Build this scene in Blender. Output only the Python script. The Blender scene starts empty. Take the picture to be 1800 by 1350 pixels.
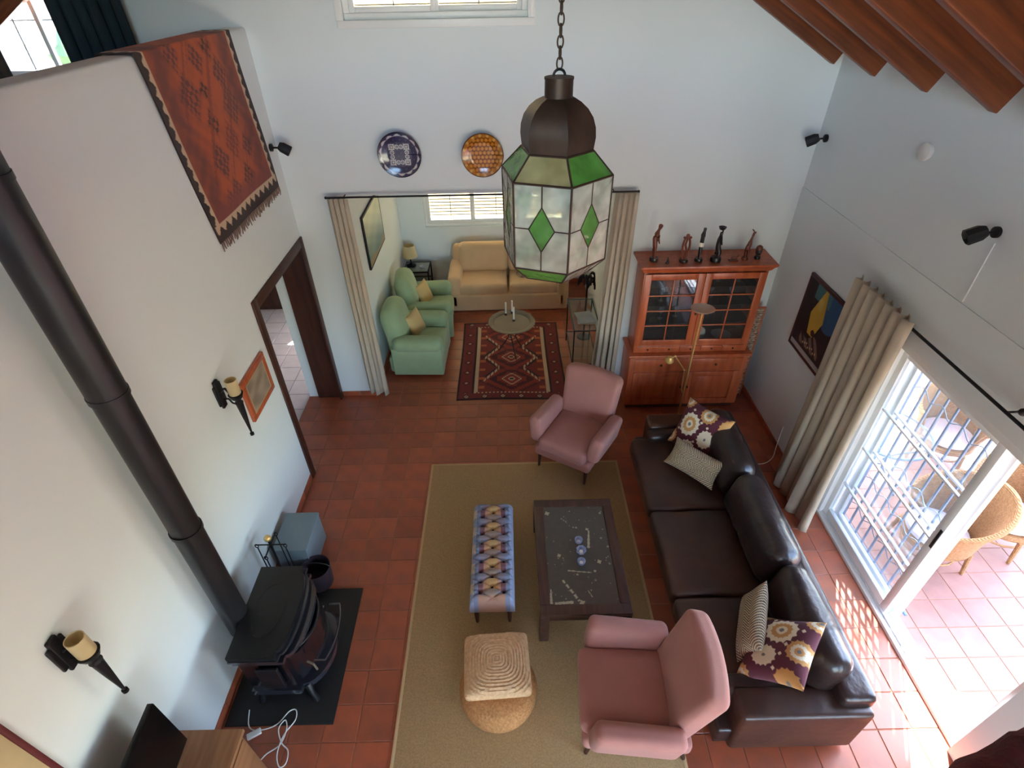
import bpy, math, random
import numpy as np
from mathutils import Vector, Matrix
random.seed(7)
np.random.seed(7)
PI = math.pi
SC = bpy.context.scene
COL = SC.collection

# ------------------------------------------------------------------ camera
cam_d = bpy.data.cameras.new('camera')
cam = bpy.data.objects.new('camera', cam_d)
COL.objects.link(cam)
SC.camera = cam
cam_d.sensor_width = 36.0
cam_d.lens = 956.8 / 1800 * 36.0
cam_d.clip_start = 0.02
_p, _y, _r = [math.radians(v) for v in (-37.701, .197, -1.135)]
_F = Vector((math.sin(_y) * math.cos(_p), math.cos(_y) * math.cos(_p), math.sin(_p)))
_R = Vector((math.cos(_y), -math.sin(_y), 0))
_U = _R.cross(_F)
_R2 = _R * math.cos(_r) + _U * math.sin(_r)
_U2 = -_R * math.sin(_r) + _U * math.cos(_r)
m3 = Matrix((_R2, _U2, -_F)).transposed()
cam.matrix_world = Matrix.Translation((0, 0, 4.5)) @ m3.to_4x4()

# ------------------------------------------------------------------ light, sky, exposure
SUN_EL = math.radians(48)
SUN_H = Vector((.45, .89, 0)).normalized()          # horizontal direction towards the sun
w = bpy.data.worlds.new('world')
SC.world = w
w.use_nodes = True
nt = w.node_tree
bg = nt.nodes['Background']
sky = nt.nodes.new('ShaderNodeTexSky')
sky.sky_type = 'NISHITA'
sky.sun_disc = False
sky.sun_elevation = SUN_EL
sky.sun_rotation = math.atan2(SUN_H.x, SUN_H.y)
sky.altitude = 200
sky.dust_density = 1.6
nt.links.new(sky.outputs[0], bg.inputs[0])
bg.inputs[1].default_value = 0.5
sd = bpy.data.lights.new('sun', 'SUN')
sd.energy = 7.5
sd.color = (.96, .98, 1.0)
sd.angle = math.radians(.6)
so = bpy.data.objects.new('sun', sd)
COL.objects.link(so)
_to = Vector((SUN_H.x * math.cos(SUN_EL), SUN_H.y * math.cos(SUN_EL), math.sin(SUN_EL)))
so.rotation_euler = _to.to_track_quat('Z', 'Y').to_euler()
so.location = (8, 12, 14)


def portal(name, loc, rot, sx, sy):
    """light portal: gives the renderer a hint where daylight enters, emits nothing itself"""
    d = bpy.data.lights.new(name, 'AREA')
    d.shape = 'RECTANGLE'
    d.size, d.size_y = sx, sy
    d.cycles.is_portal = True
    o = bpy.data.objects.new(name, d)
    COL.objects.link(o)
    o.location, o.rotation_euler = loc, rot


portal('portal_terrace', (3.36, 2.5, 1.02), (0, PI / 2, 0), 2.04, 2.15)
portal('portal_terrace_near', (3.36, -.65, 1.05), (0, PI / 2, 0), 2.1, 1.9)
portal('portal_rear_low', (1.5, -3.25, 1.3), (PI / 2, 0, 0), 2.8, 2.4)
portal('portal_rear', (0.2, -3.25, 4.45), (PI / 2, 0, 0), 4.6, 2.3)
portal('portal_mezzanine', (-5.2, 2.0, 4.5), (0, -PI / 2, 0), 1.8, 3.2)

SC.view_settings.view_transform = 'Standard'
SC.view_settings.look = 'None'
SC.view_settings.gamma = 1.0
SC.view_settings.use_curve_mapping = False
SC.view_settings.exposure = 2.85
SC.cycles.use_denoising = True
SC.cycles.max_bounces = 12
SC.cycles.diffuse_bounces = 8
SC.cycles.transparent_max_bounces = 16
SC.cycles.caustics_reflective = False
SC.cycles.caustics_refractive = False
SC.cycles.sample_clamp_indirect = 6.0


# ------------------------------------------------------------------ materials
def srgb(r, g, b):
    f = lambda c: (c / 255 / 12.92) if c / 255 <= .04045 else ((c / 255 + .055) / 1.055) ** 2.4
    return (f(r), f(g), f(b), 1)


MATS = {}


def M(name, col, rough=.6, metal=0., var=.12, vs=4., bump=.0, bs=60., stretch=(1, 1, 1), col2=None,
      rand=0., attr=False, coat=0., sheen=0., trans=0., det=4., island=False, spec=.5, wave=None):
    """procedural principled material: noise variation between two tones + fine bump"""
    m = bpy.data.materials.new(name)
    m.use_nodes = True
    N, L = m.node_tree.nodes, m.node_tree.links
    b = N['Principled BSDF']
    b.inputs['Roughness'].default_value = rough
    b.inputs['Metallic'].default_value = metal
    b.inputs['Specular IOR Level'].default_value = spec
    if coat:
        b.inputs['Coat Weight'].default_value = coat
        b.inputs['Coat Roughness'].default_value = .15
    if sheen:
        b.inputs['Sheen Weight'].default_value = sheen
    tc = N.new('ShaderNodeTexCoord')
    mp = N.new('ShaderNodeMapping')
    mp.inputs['Scale'].default_value = stretch
    L.new(tc.outputs['Object'], mp.inputs[0])
    no = N.new('ShaderNodeTexNoise')
    no.inputs['Scale'].default_value = vs
    no.inputs['Detail'].default_value = det
    L.new(mp.outputs[0], no.inputs[0])
    mix = N.new('ShaderNodeMix')
    mix.data_type = 'RGBA'
    c = Vector(col[:3])
    if col2 is None:
        ca, cb = c * (1 - var), c * (1 + var)
    else:
        ca, cb = c, Vector(col2[:3])
    mix.inputs[6].default_value = (*ca, 1)
    mix.inputs[7].default_value = (*[min(1, v) for v in cb], 1)
    rp = N.new('ShaderNodeMapRange')
    rp.inputs[1].default_value = .3
    rp.inputs[2].default_value = .7
    L.new(no.outputs[0], rp.inputs[0])
    L.new(rp.outputs[0], mix.inputs[0])
    out = mix.outputs[2]
    if attr:
        at = N.new('ShaderNodeVertexColor')
        at.layer_name = 'Col'
        mu = N.new('ShaderNodeMix')
        mu.data_type = 'RGBA'
        mu.blend_type = 'MULTIPLY'
        mu.inputs[0].default_value = 1
        L.new(at.outputs[0], mu.inputs[6])
        L.new(out, mu.inputs[7])
        out = mu.outputs[2]
    if rand:
        hs = N.new('ShaderNodeHueSaturation')
        if island:
            ge = N.new('ShaderNodeNewGeometry')
            rv = ge.outputs['Random Per Island']
        else:
            oi = N.new('ShaderNodeObjectInfo')
            rv = oi.outputs['Random']
        mr = N.new('ShaderNodeMapRange')
        mr.inputs[3].default_value = 1 - rand
        mr.inputs[4].default_value = 1 + rand
        L.new(rv, mr.inputs[0])
        L.new(mr.outputs[0], hs.inputs['Value'])
        L.new(out, hs.inputs['Color'])
        out = hs.outputs[0]
    L.new(out, b.inputs['Base Color'])
    if bump:
        bn = N.new('ShaderNodeTexNoise')
        bn.inputs['Scale'].default_value = bs
        bn.inputs['Detail'].default_value = 3
        L.new(mp.outputs[0], bn.inputs[0])
        bu = N.new('ShaderNodeBump')
        bu.inputs['Strength'].default_value = bump
        bu.inputs['Distance'].default_value = .01
        src = bn.outputs[0]
        if wave:
            wv = N.new('ShaderNodeTexWave')
            wv.bands_direction = wave[1]
            wv.inputs['Scale'].default_value = wave[0]
            wv.inputs['Distortion'].default_value = 1.0
            L.new(tc.outputs['Object'], wv.inputs[0])
            ad = N.new('ShaderNodeMath')
            ad.operation = 'ADD'
            L.new(wv.outputs[1], ad.inputs[0])
            L.new(src, ad.inputs[1])
            src = ad.outputs[0]
        L.new(src, bu.inputs['Height'])
        L.new(bu.outputs[0], b.inputs['Normal'])
    if trans:
        tr = N.new('ShaderNodeBsdfTranslucent')
        L.new(out, tr.inputs[0])
        ms = N.new('ShaderNodeMixShader')
        ms.inputs[0].default_value = trans
        L.new(b.outputs[0], ms.inputs[1])
        L.new(tr.outputs[0], ms.inputs[2])
        L.new(ms.outputs[0], N['Material Output'].inputs[0])
    MATS[name] = m
    return m


def GL(name, tint, transp=.8, rough=.05, diff=(1, 1, 1), bump=0., bs=20.):
    """thin pane glass: transparent + translucent tint + fresnel gloss"""
    m = bpy.data.materials.new(name)
    m.use_nodes = True
    N, L = m.node_tree.nodes, m.node_tree.links
    N.remove(N['Principled BSDF'])
    t = N.new('ShaderNodeBsdfTransparent')
    t.inputs[0].default_value = (*tint, 1)
    d = N.new('ShaderNodeBsdfTranslucent')
    d.inputs[0].default_value = (*diff, 1)
    d2 = N.new('ShaderNodeBsdfDiffuse')
    d2.inputs[0].default_value = (*diff, 1)
    dm = N.new('ShaderNodeMixShader')
    dm.inputs[0].default_value = .5
    L.new(d.outputs[0], dm.inputs[1])
    L.new(d2.outputs[0], dm.inputs[2])
    a = N.new('ShaderNodeMixShader')
    a.inputs[0].default_value = transp
    if bump:
        nz0 = N.new('ShaderNodeTexNoise')
        nz0.inputs['Scale'].default_value = 9
        tc0 = N.new('ShaderNodeTexCoord')
        L.new(tc0.outputs['Object'], nz0.inputs[0])
        mr = N.new('ShaderNodeMapRange')
        mr.inputs[1].default_value = .35
        mr.inputs[2].default_value = .65
        mr.inputs[3].default_value = max(0, transp - .2)
        mr.inputs[4].default_value = min(1, transp + .2)
        L.new(nz0.outputs[0], mr.inputs[0])
        L.new(mr.outputs[0], a.inputs[0])
    L.new(dm.outputs[0], a.inputs[1])
    L.new(t.outputs[0], a.inputs[2])
    g = N.new('ShaderNodeBsdfGlossy')
    g.inputs['Roughness'].default_value = rough
    fr = N.new('ShaderNodeLayerWeight')
    fr.inputs[0].default_value = .5
    pw = N.new('ShaderNodeMath'); pw.operation = 'POWER'; pw.inputs[1].default_value = 4.5
    L.new(fr.outputs['Facing'], pw.inputs[0])
    ma = N.new('ShaderNodeMath'); ma.operation = 'MULTIPLY_ADD'; ma.inputs[1].default_value = .9; ma.inputs[2].default_value = .045
    L.new(pw.outputs[0], ma.inputs[0])
    b = N.new('ShaderNodeMixShader')
    L.new(ma.outputs[0], b.inputs[0])
    L.new(a.outputs[0], b.inputs[1])
    L.new(g.outputs[0], b.inputs[2])
    if bump:
        tc = N.new('ShaderNodeTexCoord')
        nz = N.new('ShaderNodeTexNoise')
        nz.inputs['Scale'].default_value = bs
        nz.inputs['Distortion'].default_value = 1
        bu = N.new('ShaderNodeBump')
        bu.inputs['Strength'].default_value = bump
        bu.inputs['Distance'].default_value = .02
        L.new(tc.outputs['Object'], nz.inputs[0])
        L.new(nz.outputs[0], bu.inputs['Height'])
        L.new(bu.outputs[0], g.inputs['Normal'])
        L.new(bu.outputs[0], fr.inputs['Normal'])
    L.new(b.outputs[0], N['Material Output'].inputs[0])
    MATS[name] = m
    return m


WALL = M('plaster_white', srgb(222, 230, 234), .85, var=.02, vs=.7, bump=.06, bs=40)
CEIL = M('plaster_ceiling', srgb(232, 231, 228), .85, var=.02, bump=.05, bs=40)
EXTW = M('render_outside', srgb(235, 228, 215), .9, var=.03, bump=.1, bs=30)
GROUT = M('grout', srgb(158, 108, 84), .85, var=.1, vs=30)
TERRA = M('terracotta', srgb(182, 94, 62), .34, var=.18, vs=5, bump=.05, bs=30, rand=.12, col2=srgb(150, 86, 64))
TERRAS = M('terracotta_joined', srgb(182, 94, 62), .34, var=.18, vs=5, bump=.05, bs=30, rand=.12, island=True, col2=srgb(150, 86, 64))
TERRP = M('terracotta_outside', srgb(142, 98, 86), .6, var=.12, vs=7, bump=.05, bs=30, rand=.08)
TERRPS = M('terracotta_outside_joined', srgb(142, 98, 86), .6, var=.12, vs=7, rand=.08, island=True)
HALLT = M('hall_tile', srgb(190, 176, 172), .18, var=.06, vs=5, rand=.05)  # pale colour carries the glare lying on the hall floor
HALLG = M('hall_grout', srgb(70, 55, 55), .8)
BEAM = M('beam_wood', srgb(138, 74, 36), .42, vs=3, stretch=(.6, 8, 8), col2=srgb(92, 46, 24), bump=.05, bs=20)
DWOOD = M('dark_wood', srgb(78, 40, 28), .45, vs=3, stretch=(6, 6, .6), col2=srgb(52, 26, 20), bump=.04, bs=20)
CWOOD = M('cherry_wood', srgb(192, 100, 62), .32, vs=3, stretch=(6, 6, .7), col2=srgb(164, 78, 46), bump=.02, bs=20)
TWOOD = M('walnut_wood', srgb(84, 54, 42), .42, vs=4, stretch=(8, .8, 8), col2=srgb(58, 36, 30), bump=.04, bs=30)
OAK = M('tan_wood', srgb(158, 112, 76), .5, vs=3, stretch=(8, .8, 8), col2=srgb(132, 88, 58), bump=.03, bs=30)
BLACK = M('black_iron', srgb(26, 24, 28), .5, metal=.3, bump=.1, bs=80)
CAST = M('cast_iron', srgb(24, 24, 28), .38, metal=.2, bump=.06, bs=120, var=.2)
ENAM = M('black_enamel', srgb(16, 16, 22), .18, coat=.6)
PIPE = M('flue_paint', srgb(34, 33, 36), .4, metal=.2, bump=.02)
BRONZE = M('patinated_bronze', srgb(74, 58, 48), .42, metal=.65, var=.25, vs=9, bump=.05, bs=50)
CAME = M('lead_came', srgb(66, 44, 30), .5, metal=.4)
BRASS = M('brass', srgb(236, 196, 124), .38, metal=.75, var=.06)
STEEL = M('hammered_steel', srgb(112, 102, 88), .55, metal=.25, bump=.25, bs=60)
WHITEP = M('white_plastic', srgb(226, 226, 222), .4, var=.02)
ALU = M('white_aluminium', srgb(232, 234, 236), .35, var=.02)
SHUT = M('shutter_slat_plastic', srgb(240, 228, 200), .5, var=.03, trans=.55)
SEAM = M('shutter_seam_dark', srgb(96, 84, 66), .7)
CURT = M('curtain_cotton', srgb(206, 194, 176), .9, var=.05, vs=6, bump=.1, bs=200, trans=.25)
PINK = M('pink_upholstery', srgb(172, 116, 106), .85, var=.06, vs=5, bump=.12, bs=160, sheen=.2)
GREEN = M('green_upholstery', srgb(150, 172, 134), .9, var=.08, vs=5, bump=.15, bs=120, sheen=.2)
BEIGE = M('beige_upholstery', srgb(212, 176, 136), .9, var=.06, vs=4, bump=.12, bs=120, sheen=.2)
LEATH = M('brown_leather', srgb(48, 32, 28), .36, vs=3, col2=srgb(76, 48, 36), bump=.35, bs=14, coat=.12)
LEATHD = M('dark_leather', srgb(34, 24, 24), .32, vs=4, col2=srgb(52, 38, 36), bump=.85, bs=9, coat=.15)
JUTE = M('sisal_weave', srgb(176, 144, 100), .95, vs=90, var=.14, bump=.5, bs=300, det=1)
JUTEB = M('sisal_binding', srgb(196, 164, 120), .9, var=.05, bump=.2, bs=200)
RAFF = M('raffia', srgb(228, 192, 148), .85, vs=40, col2=srgb(204, 162, 120), bump=.5, bs=120)
RAFFD = M('raffia_base', srgb(196, 142, 88), .85, vs=60, col2=srgb(160, 108, 62), bump=.8, bs=70)
WICK = M('wicker', srgb(176, 128, 80), .7, vs=60, col2=srgb(146, 98, 56), bump=.8, bs=60, wave=(30, 'Z'))
CUSHW = M('pale_cushion', srgb(190, 180, 188), .9, var=.04, bump=.1, bs=100)
PAINT = M('woven_colours', (1, 1, 1, 1), .92, var=.10, vs=120, attr=True, bump=.35, bs=220, sheen=.1)
GLAZE = M('glazed_ceramic', (1, 1, 1, 1), .12, var=.05, attr=True, coat=.7)
CANVAS = M('painted_canvas', (1, 1, 1, 1), .45, var=.06, attr=True)
SLATE = M('painted_slate', (1, 1, 1, 1), .3, var=.15, vs=20, attr=True, coat=.2)
CANDLE = M('candle_wax', srgb(238, 230, 216), .45, var=.02)
SHADE = M('cream_shade', srgb(232, 214, 170), .8, var=.04, trans=.35)
GREYP = M('grey_metal_paint', srgb(118, 134, 142), .45, var=.04)
MAROON = M('maroon_wool', srgb(94, 40, 42), .95, var=.25, vs=40, bump=.8, bs=90)
DARKC = M('dark_curtain', srgb(28, 44, 54), .9, var=.15, vs=4)
GLASS = GL('window_glass', (.97, .99, .99), .985, .02, (.9, .95, 1))
GLASSO = GL('clear_glassware', (.86, .9, .98), .62, .05, (.72, .76, .95))
GTOP = GL('table_glass', (.84, .9, .88), .95, .03)
GCLEAR = GL('lantern_clear_glass', (.96, .98, .9), .5, .1, (.96, .98, .88), bump=.7, bs=16)
GGREEN = GL('lantern_green_glass', (.30, .68, .20), .35, .12, (.26, .62, .14), bump=.5, bs=16)
GYEL = GL('lantern_yellow_glass', (.72, .66, .36), .2, .2, (.72, .64, .32), bump=.3, bs=16)
GCAB = GL('cabinet_glass', (.8, .8, .8), .97, .015)
SCREEN = M('tv_screen', srgb(6, 6, 8), .35, spec=.25)
FIGR = M('carved_redwood', srgb(110, 52, 36), .4, var=.25, vs=12)
FIGD = M('carved_ebony', srgb(34, 26, 28), .35, var=.2, vs=12)
SLIP = M('grey_throw', srgb(150, 140, 118), .95, var=.3, vs=30, bump=.6, bs=60)
YCUSH = M('ochre_cushion', srgb(206, 178, 124), .9, var=.12, vs=20, bump=.3, bs=100)
LEAFM = M('leaf_green', srgb(70, 92, 48), .6, var=.3, vs=5)
EARTH = M('dry_earth', srgb(196, 178, 150), .95, var=.2, vs=.3, col2=srgb(168, 158, 120))
DARKIN = M('cabinet_inside', srgb(46, 28, 22), .6, var=.1)


# ------------------------------------------------------------------ mesh helpers
class MB:
    def __init__(s, X=None):
        s.v, s.f, s.X = [], [], X

    def add(s, vs, fs, X=None):
        X = X or s.X
        n = len(s.v)
        s.v += [tuple((X @ Vector(p))) if X else tuple(p) for p in vs]
        s.f += [tuple(i + n for i in q) for q in fs]
        return s

    def box(s, x0, y0, z0, x1, y1, z1, X=None):
        x0, x1 = sorted((x0, x1)); y0, y1 = sorted((y0, y1)); z0, z1 = sorted((z0, z1))
        vs = [(x, y, z) for x in (x0, x1) for y in (y0, y1) for z in (z0, z1)]
        return s.add(vs, [(0, 1, 3, 2), (4, 6, 7, 5), (0, 4, 5, 1), (2, 3, 7, 6), (0, 2, 6, 4), (1, 5, 7, 3)], X)

    def rb(s, x0, y0, z0, x1, y1, z1, r=.01, n=1, k=1, fn=None, X=None):
        """rounded box; n segments in each rounded edge, k in each flat"""
        x0, x1 = sorted((x0, x1)); y0, y1 = sorted((y0, y1)); z0, z1 = sorted((z0, z1))
        h = Vector(((x1 - x0) / 2, (y1 - y0) / 2, (z1 - z0) / 2))
        c = Vector(((x1 + x0) / 2, (y1 + y0) / 2, (z1 + z0) / 2))
        r = min(r, min(h) * .999)

        def ax(hh):
            a = [-hh + r * (1 - math.cos(i / n * PI / 2) * 1.0) for i in range(n)]
            a = [-hh + r * math.tan(i / n * PI / 4) for i in range(n)]
            mid = [-(hh - r) + 2 * (hh - r) * i / k for i in range(k + 1)]
            return a + mid + [-q for q in reversed(a)]
        A = [ax(h[i]) for i in range(3)]
        vs, fs, idx = [], [], {}

        def vert(i, j, l):
            key = (i, j, l)
            if key not in idx:
                p = Vector((A[0][i], A[1][j], A[2][l]))
                q = Vector([max(-(h[t] - r), min(h[t] - r, p[t])) for t in range(3)])
                d = p - q
                if d.length > 1e-9:
                    p = q + d.normalized() * r
                if fn:
                    p = Vector(fn(p, h))
                idx[key] = len(vs)
                vs.append(p + c)
            return idx[key]
        ni, nj, nl = [len(a) - 1 for a in A]
        for i in range(ni):
            for j in range(nj):
                fs.append((vert(i, j, 0), vert(i, j + 1, 0), vert(i + 1, j + 1, 0), vert(i + 1, j, 0)))
                fs.append((vert(i, j, nl), vert(i + 1, j, nl), vert(i + 1, j + 1, nl), vert(i, j + 1, nl)))
        for i in range(ni):
            for l in range(nl):
                fs.append((vert(i, 0, l), vert(i + 1, 0, l), vert(i + 1, 0, l + 1), vert(i, 0, l + 1)))
                fs.append((vert(i, nj, l), vert(i, nj, l + 1), vert(i + 1, nj, l + 1), vert(i + 1, nj, l)))
        for j in range(nj):
            for l in range(nl):
                fs.append((vert(0, j, l), vert(0, j, l + 1), vert(0, j + 1, l + 1), vert(0, j + 1, l)))
                fs.append((vert(ni, j, l), vert(ni, j + 1, l), vert(ni, j + 1, l + 1), vert(ni, j, l + 1)))
        return s.add(vs, fs, X)

    def tube(s, pts, r, n=8, X=None, close=False):
        pts = [Vector(p) for p in pts]
        R = r if isinstance(r, (list, tuple)) else [r] * len(pts)
        vs, fs = [], []
        m = len(pts)
        t0 = (pts[1] - pts[0]).normalized()
        up = Vector((0, 0, 1)) if abs(t0.z) < .9 else Vector((1, 0, 0))
        nrm = (up - t0 * up.dot(t0)).normalized()
        for i, p in enumerate(pts):
            a = pts[(i - 1) % m] if (i or close) else p
            b = pts[(i + 1) % m] if (i < m - 1 or close) else p
            t = (b - a).normalized() if (b - a).length > 1e-9 else t0
            nrm = (nrm - t * nrm.dot(t)).normalized()
            bn = t.cross(nrm)
            for k in range(n):
                q = 2 * PI * k / n
                vs.append(p + (nrm * math.cos(q) + bn * math.sin(q)) * R[i])
        for i in range(m if close else m - 1):
            for k in range(n):
                a, b = i * n + k, i * n + (k + 1) % n
                c, d = ((i + 1) % m) * n + (k + 1) % n, ((i + 1) % m) * n + k
                fs.append((a, b, c, d))
        if not close:
            fs.append(tuple(reversed(range(n))))
            fs.append(tuple(range((m - 1) * n, m * n)))
        return s.add(vs, fs, X)

    def cyl(s, p0, p1, r0, r1=None, n=12, X=None):
        return s.tube([p0, p1], [r0, r0 if r1 is None else r1], n, X)

    def lathe(s, prof, c=(0, 0, 0), n=24, X=None, a0=0.):
        vs, fs = [], []
        for (r, z) in prof:
            for k in range(n):
                q = a0 + 2 * PI * k / n
                vs.append((c[0] + r * math.cos(q), c[1] + r * math.sin(q), c[2] + z))
        for i in range(len(prof) - 1):
            for k in range(n):
                fs.append((i * n + k, i * n + (k + 1) % n, (i + 1) * n + (k + 1) % n, (i + 1) * n + k))
        if prof[0][0] > 1e-5:
            fs.append(tuple(reversed(range(n))))
        if prof[-1][0] > 1e-5:
            fs.append(tuple(range((len(prof) - 1) * n, len(prof) * n)))
        return s.add(vs, fs, X)

    def ball(s, c, r, n=12, sc=(1, 1, 1), X=None):
        m = max(6, n // 2)
        vs, fs = [], []
        for i in range(m + 1):
            a = PI * i / m
            for k in range(n):
                q = 2 * PI * k / n
                vs.append((c[0] + r * sc[0] * math.sin(a) * math.cos(q), c[1] + r * sc[1] * math.sin(a) * math.sin(q), c[2] - r * sc[2] * math.cos(a)))
        for i in range(m):
            for k in range(n):
                fs.append((i * n + k, i * n + (k + 1) % n, (i + 1) * n + (k + 1) % n, (i + 1) * n + k))
        return s.add(vs, fs, X)

    def prism(s, poly, z0, z1, X=None):
        n = len(poly)
        vs = [(x, y, z0) for x, y in poly] + [(x, y, z1) for x, y in poly]
        fs = [tuple(reversed(range(n))), tuple(range(n, 2 * n))]
        fs += [(i, (i + 1) % n, n + (i + 1) % n, n + i) for i in range(n)]
        return s.add(vs, fs, X)

    def hexa(s, q, X=None):
        """8 corners: bottom 4 ccw, top 4 ccw"""
        return s.add(q, [(3, 2, 1, 0), (4, 5, 6, 7), (0, 1, 5, 4), (1, 2, 6, 5), (2, 3, 7, 6), (3, 0, 4, 7)], X)

    def obj(s, name, mat, parent=None, smooth=40, label=None, kind=None, loc=None, rot=None):
        me = bpy.data.meshes.new(name)
        me.from_pydata([tuple(p) for p in s.v], [], s.f)
        me.validate()
        me.materials.append(mat)
        if smooth:
            me.shade_smooth()
            me.set_sharp_from_angle(angle=math.radians(smooth))
        o = bpy.data.objects.new(name, me)
        COL.objects.link(o)
        o.parent = parent
        if label: o['label'] = label
        if kind: o['kind'] = kind
        if loc: o.location = loc
        if rot: o.rotation_euler = rot
        return o


def thing(name, label, cat, loc=(0, 0, 0), rz=0., group=None, rot=None):
    o = bpy.data.objects.new(name, None)
    o.empty_display_size = .1
    COL.objects.link(o)
    o.location = loc
    o.rotation_euler = rot or (0, 0, rz)
    o['label'], o['category'] = label, cat
    if group: o['group'] = group
    return o


def tag(o, label, cat, group=None):
    o['label'], o['category'] = label, cat
    if group: o['group'] = group
    return o


def struct(o):
    o['kind'] = 'structure'
    return o


def sempty(name, loc=(0, 0, 0)):
    o = bpy.data.objects.new(name, None)
    COL.objects.link(o)
    o.location = loc
    o['kind'] = 'structure'
    return o


def dup(root, loc=None, rz=None, label=None, group=None):
    def cp(o, par):
        c = o.copy()
        COL.objects.link(c)
        c.parent = par
        for ch in KIDS.get(o.name, [x for x in bpy.data.objects if x.parent == o]):
            cp(ch, c)
        return c
    KIDS = {}
    c = cp(root, None)
    if loc is not None: c.location = loc
    if rz is not None: c.rotation_euler = (0, 0, rz)
    if label: c['label'] = label
    if group: c['group'] = group
    return c


def copies(o, locs, parent=None, rots=None):
    """more objects sharing o's mesh"""
    out = []
    for i, l in enumerate(locs):
        c = o.copy()
        COL.objects.link(c)
        c.parent = parent or o.parent
        c.location = l
        if rots: c.rotation_euler = rots[i]
        out.append(c)
    return out


def painted(name, pos, colf, nu, nv, mat, parent=None, thick=0., closed=False, smooth=60, label=None):
    """grid mesh with a colour per vertex computed from its (u,v) position on the cloth"""
    u = np.linspace(0, 1, nu + 1)
    v = np.linspace(0, 1, nv + 1)
    UU, VV = np.meshgrid(u, v)
    P = pos(UU, VV)
    vs = np.stack([np.broadcast_to(p, UU.shape) for p in P], -1).reshape(-1, 3)
    w_ = nu + 1
    i = np.arange(nu)
    j = np.arange(nv)
    II, JJ = np.meshgrid(i, j)
    a = (JJ * w_ + II).ravel()
    fs = np.stack([a, a + 1, a + 1 + w_, a + w_], -1)
    cols = np.stack([np.broadcast_to(c, UU.shape) for c in colf(UU, VV)], -1).reshape(-1, 3)
    if closed:
        P2 = closed(UU, VV)
        vs2 = np.stack([np.broadcast_to(p, UU.shape) for p in P2], -1).reshape(-1, 3)
        n = len(vs)
        vs = np.concatenate([vs, vs2])
        fs = np.concatenate([fs, fs[:, ::-1] + n])
        bd = list(range(0, w_ - 1)) + [w_ * q + nu for q in range(nv)] + [w_ * nv + q for q in range(nu, 0, -1)] + [w_ * q for q in range(nv, 0, -1)]
        bd = np.array(bd)
        nx = np.roll(bd, -1)
        fs = np.concatenate([fs, np.stack([nx, bd, bd + n, nx + n], -1)])
        cols = np.concatenate([cols, cols])
    me = bpy.data.meshes.new(name)
    me.from_pydata(vs.tolist(), [], fs.tolist())
    ca = me.color_attributes.new('Col', 'FLOAT_COLOR', 'POINT')
    ca.data.foreach_set('color', np.concatenate([cols, np.ones((len(cols), 1))], 1).astype(np.float32).ravel())
    me.materials.append(mat)
    me.shade_smooth()
    me.set_sharp_from_angle(angle=math.radians(smooth))
    o = bpy.data.objects.new(name, me)
    COL.objects.link(o)
    o.parent = parent
    if thick:
        md = o.modifiers.new('Solidify', 'SOLIDIFY')
        md.thickness = thick
        md.offset = -1
    if label: o['label'] = label
    return o


def rgb(r, g, b):
    return np.array(srgb(r, g, b)[:3])


def paintby(shape, base):
    return np.ones(shape + (3,)) * base


def put(C_, mask, col):
    C_[mask] = col


def outc(C_):
    return C_[..., 0], C_[..., 1], C_[..., 2]


def RZ(a): return Matrix.Rotation(a, 4, 'Z')
def RX(a): return Matrix.Rotation(a, 4, 'X')
def RY(a): return Matrix.Rotation(a, 4, 'Y')
def T(*p): return Matrix.Translation(p)


# ------------------------------------------------------------------ room constants
XL, YB, XR = -2.234, 5.65, 3.07
YA = 8.75                 # far wall of the seating alcove
AX0, AX1 = -1.76, 1.345   # alcove side walls
ZH = 2.63                 # height of the alcove opening
DY0, DY1 = 4.275, 5.65    # doorway in the left wall
SY0, SY1 = 1.43, 3.60     # sliding-door opening
ZP = 4.1                  # parapet of the upper landing

# ------------------------------------------------------------------ tiled floors
PITCH = .2556


def tile_mesh(n, s=PITCH - .006):
    h = s / 2
    b = .003
    m = MB()
    m.hexa([(-h, -h, -.02), (h, -h, -.02), (h, h, -.02), (-h, h, -.02), (-h, -h, -b), (h, -h, -b), (h, h, -b), (-h, h, -b)])
    m.f.pop(1)
    k = len(m.v)
    m.v += [(-h + b, -h + b, 0), (h - b, -h + b, 0), (h - b, h - b, 0), (-h + b, h - b, 0)]
    m.f += [(k, k + 1, k + 2, k + 3)] + [(4 + i, 4 + (i + 1) % 4, k + (i + 1) % 4, k + i) for i in range(4)]
    m.f.pop(0)
    return m


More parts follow.
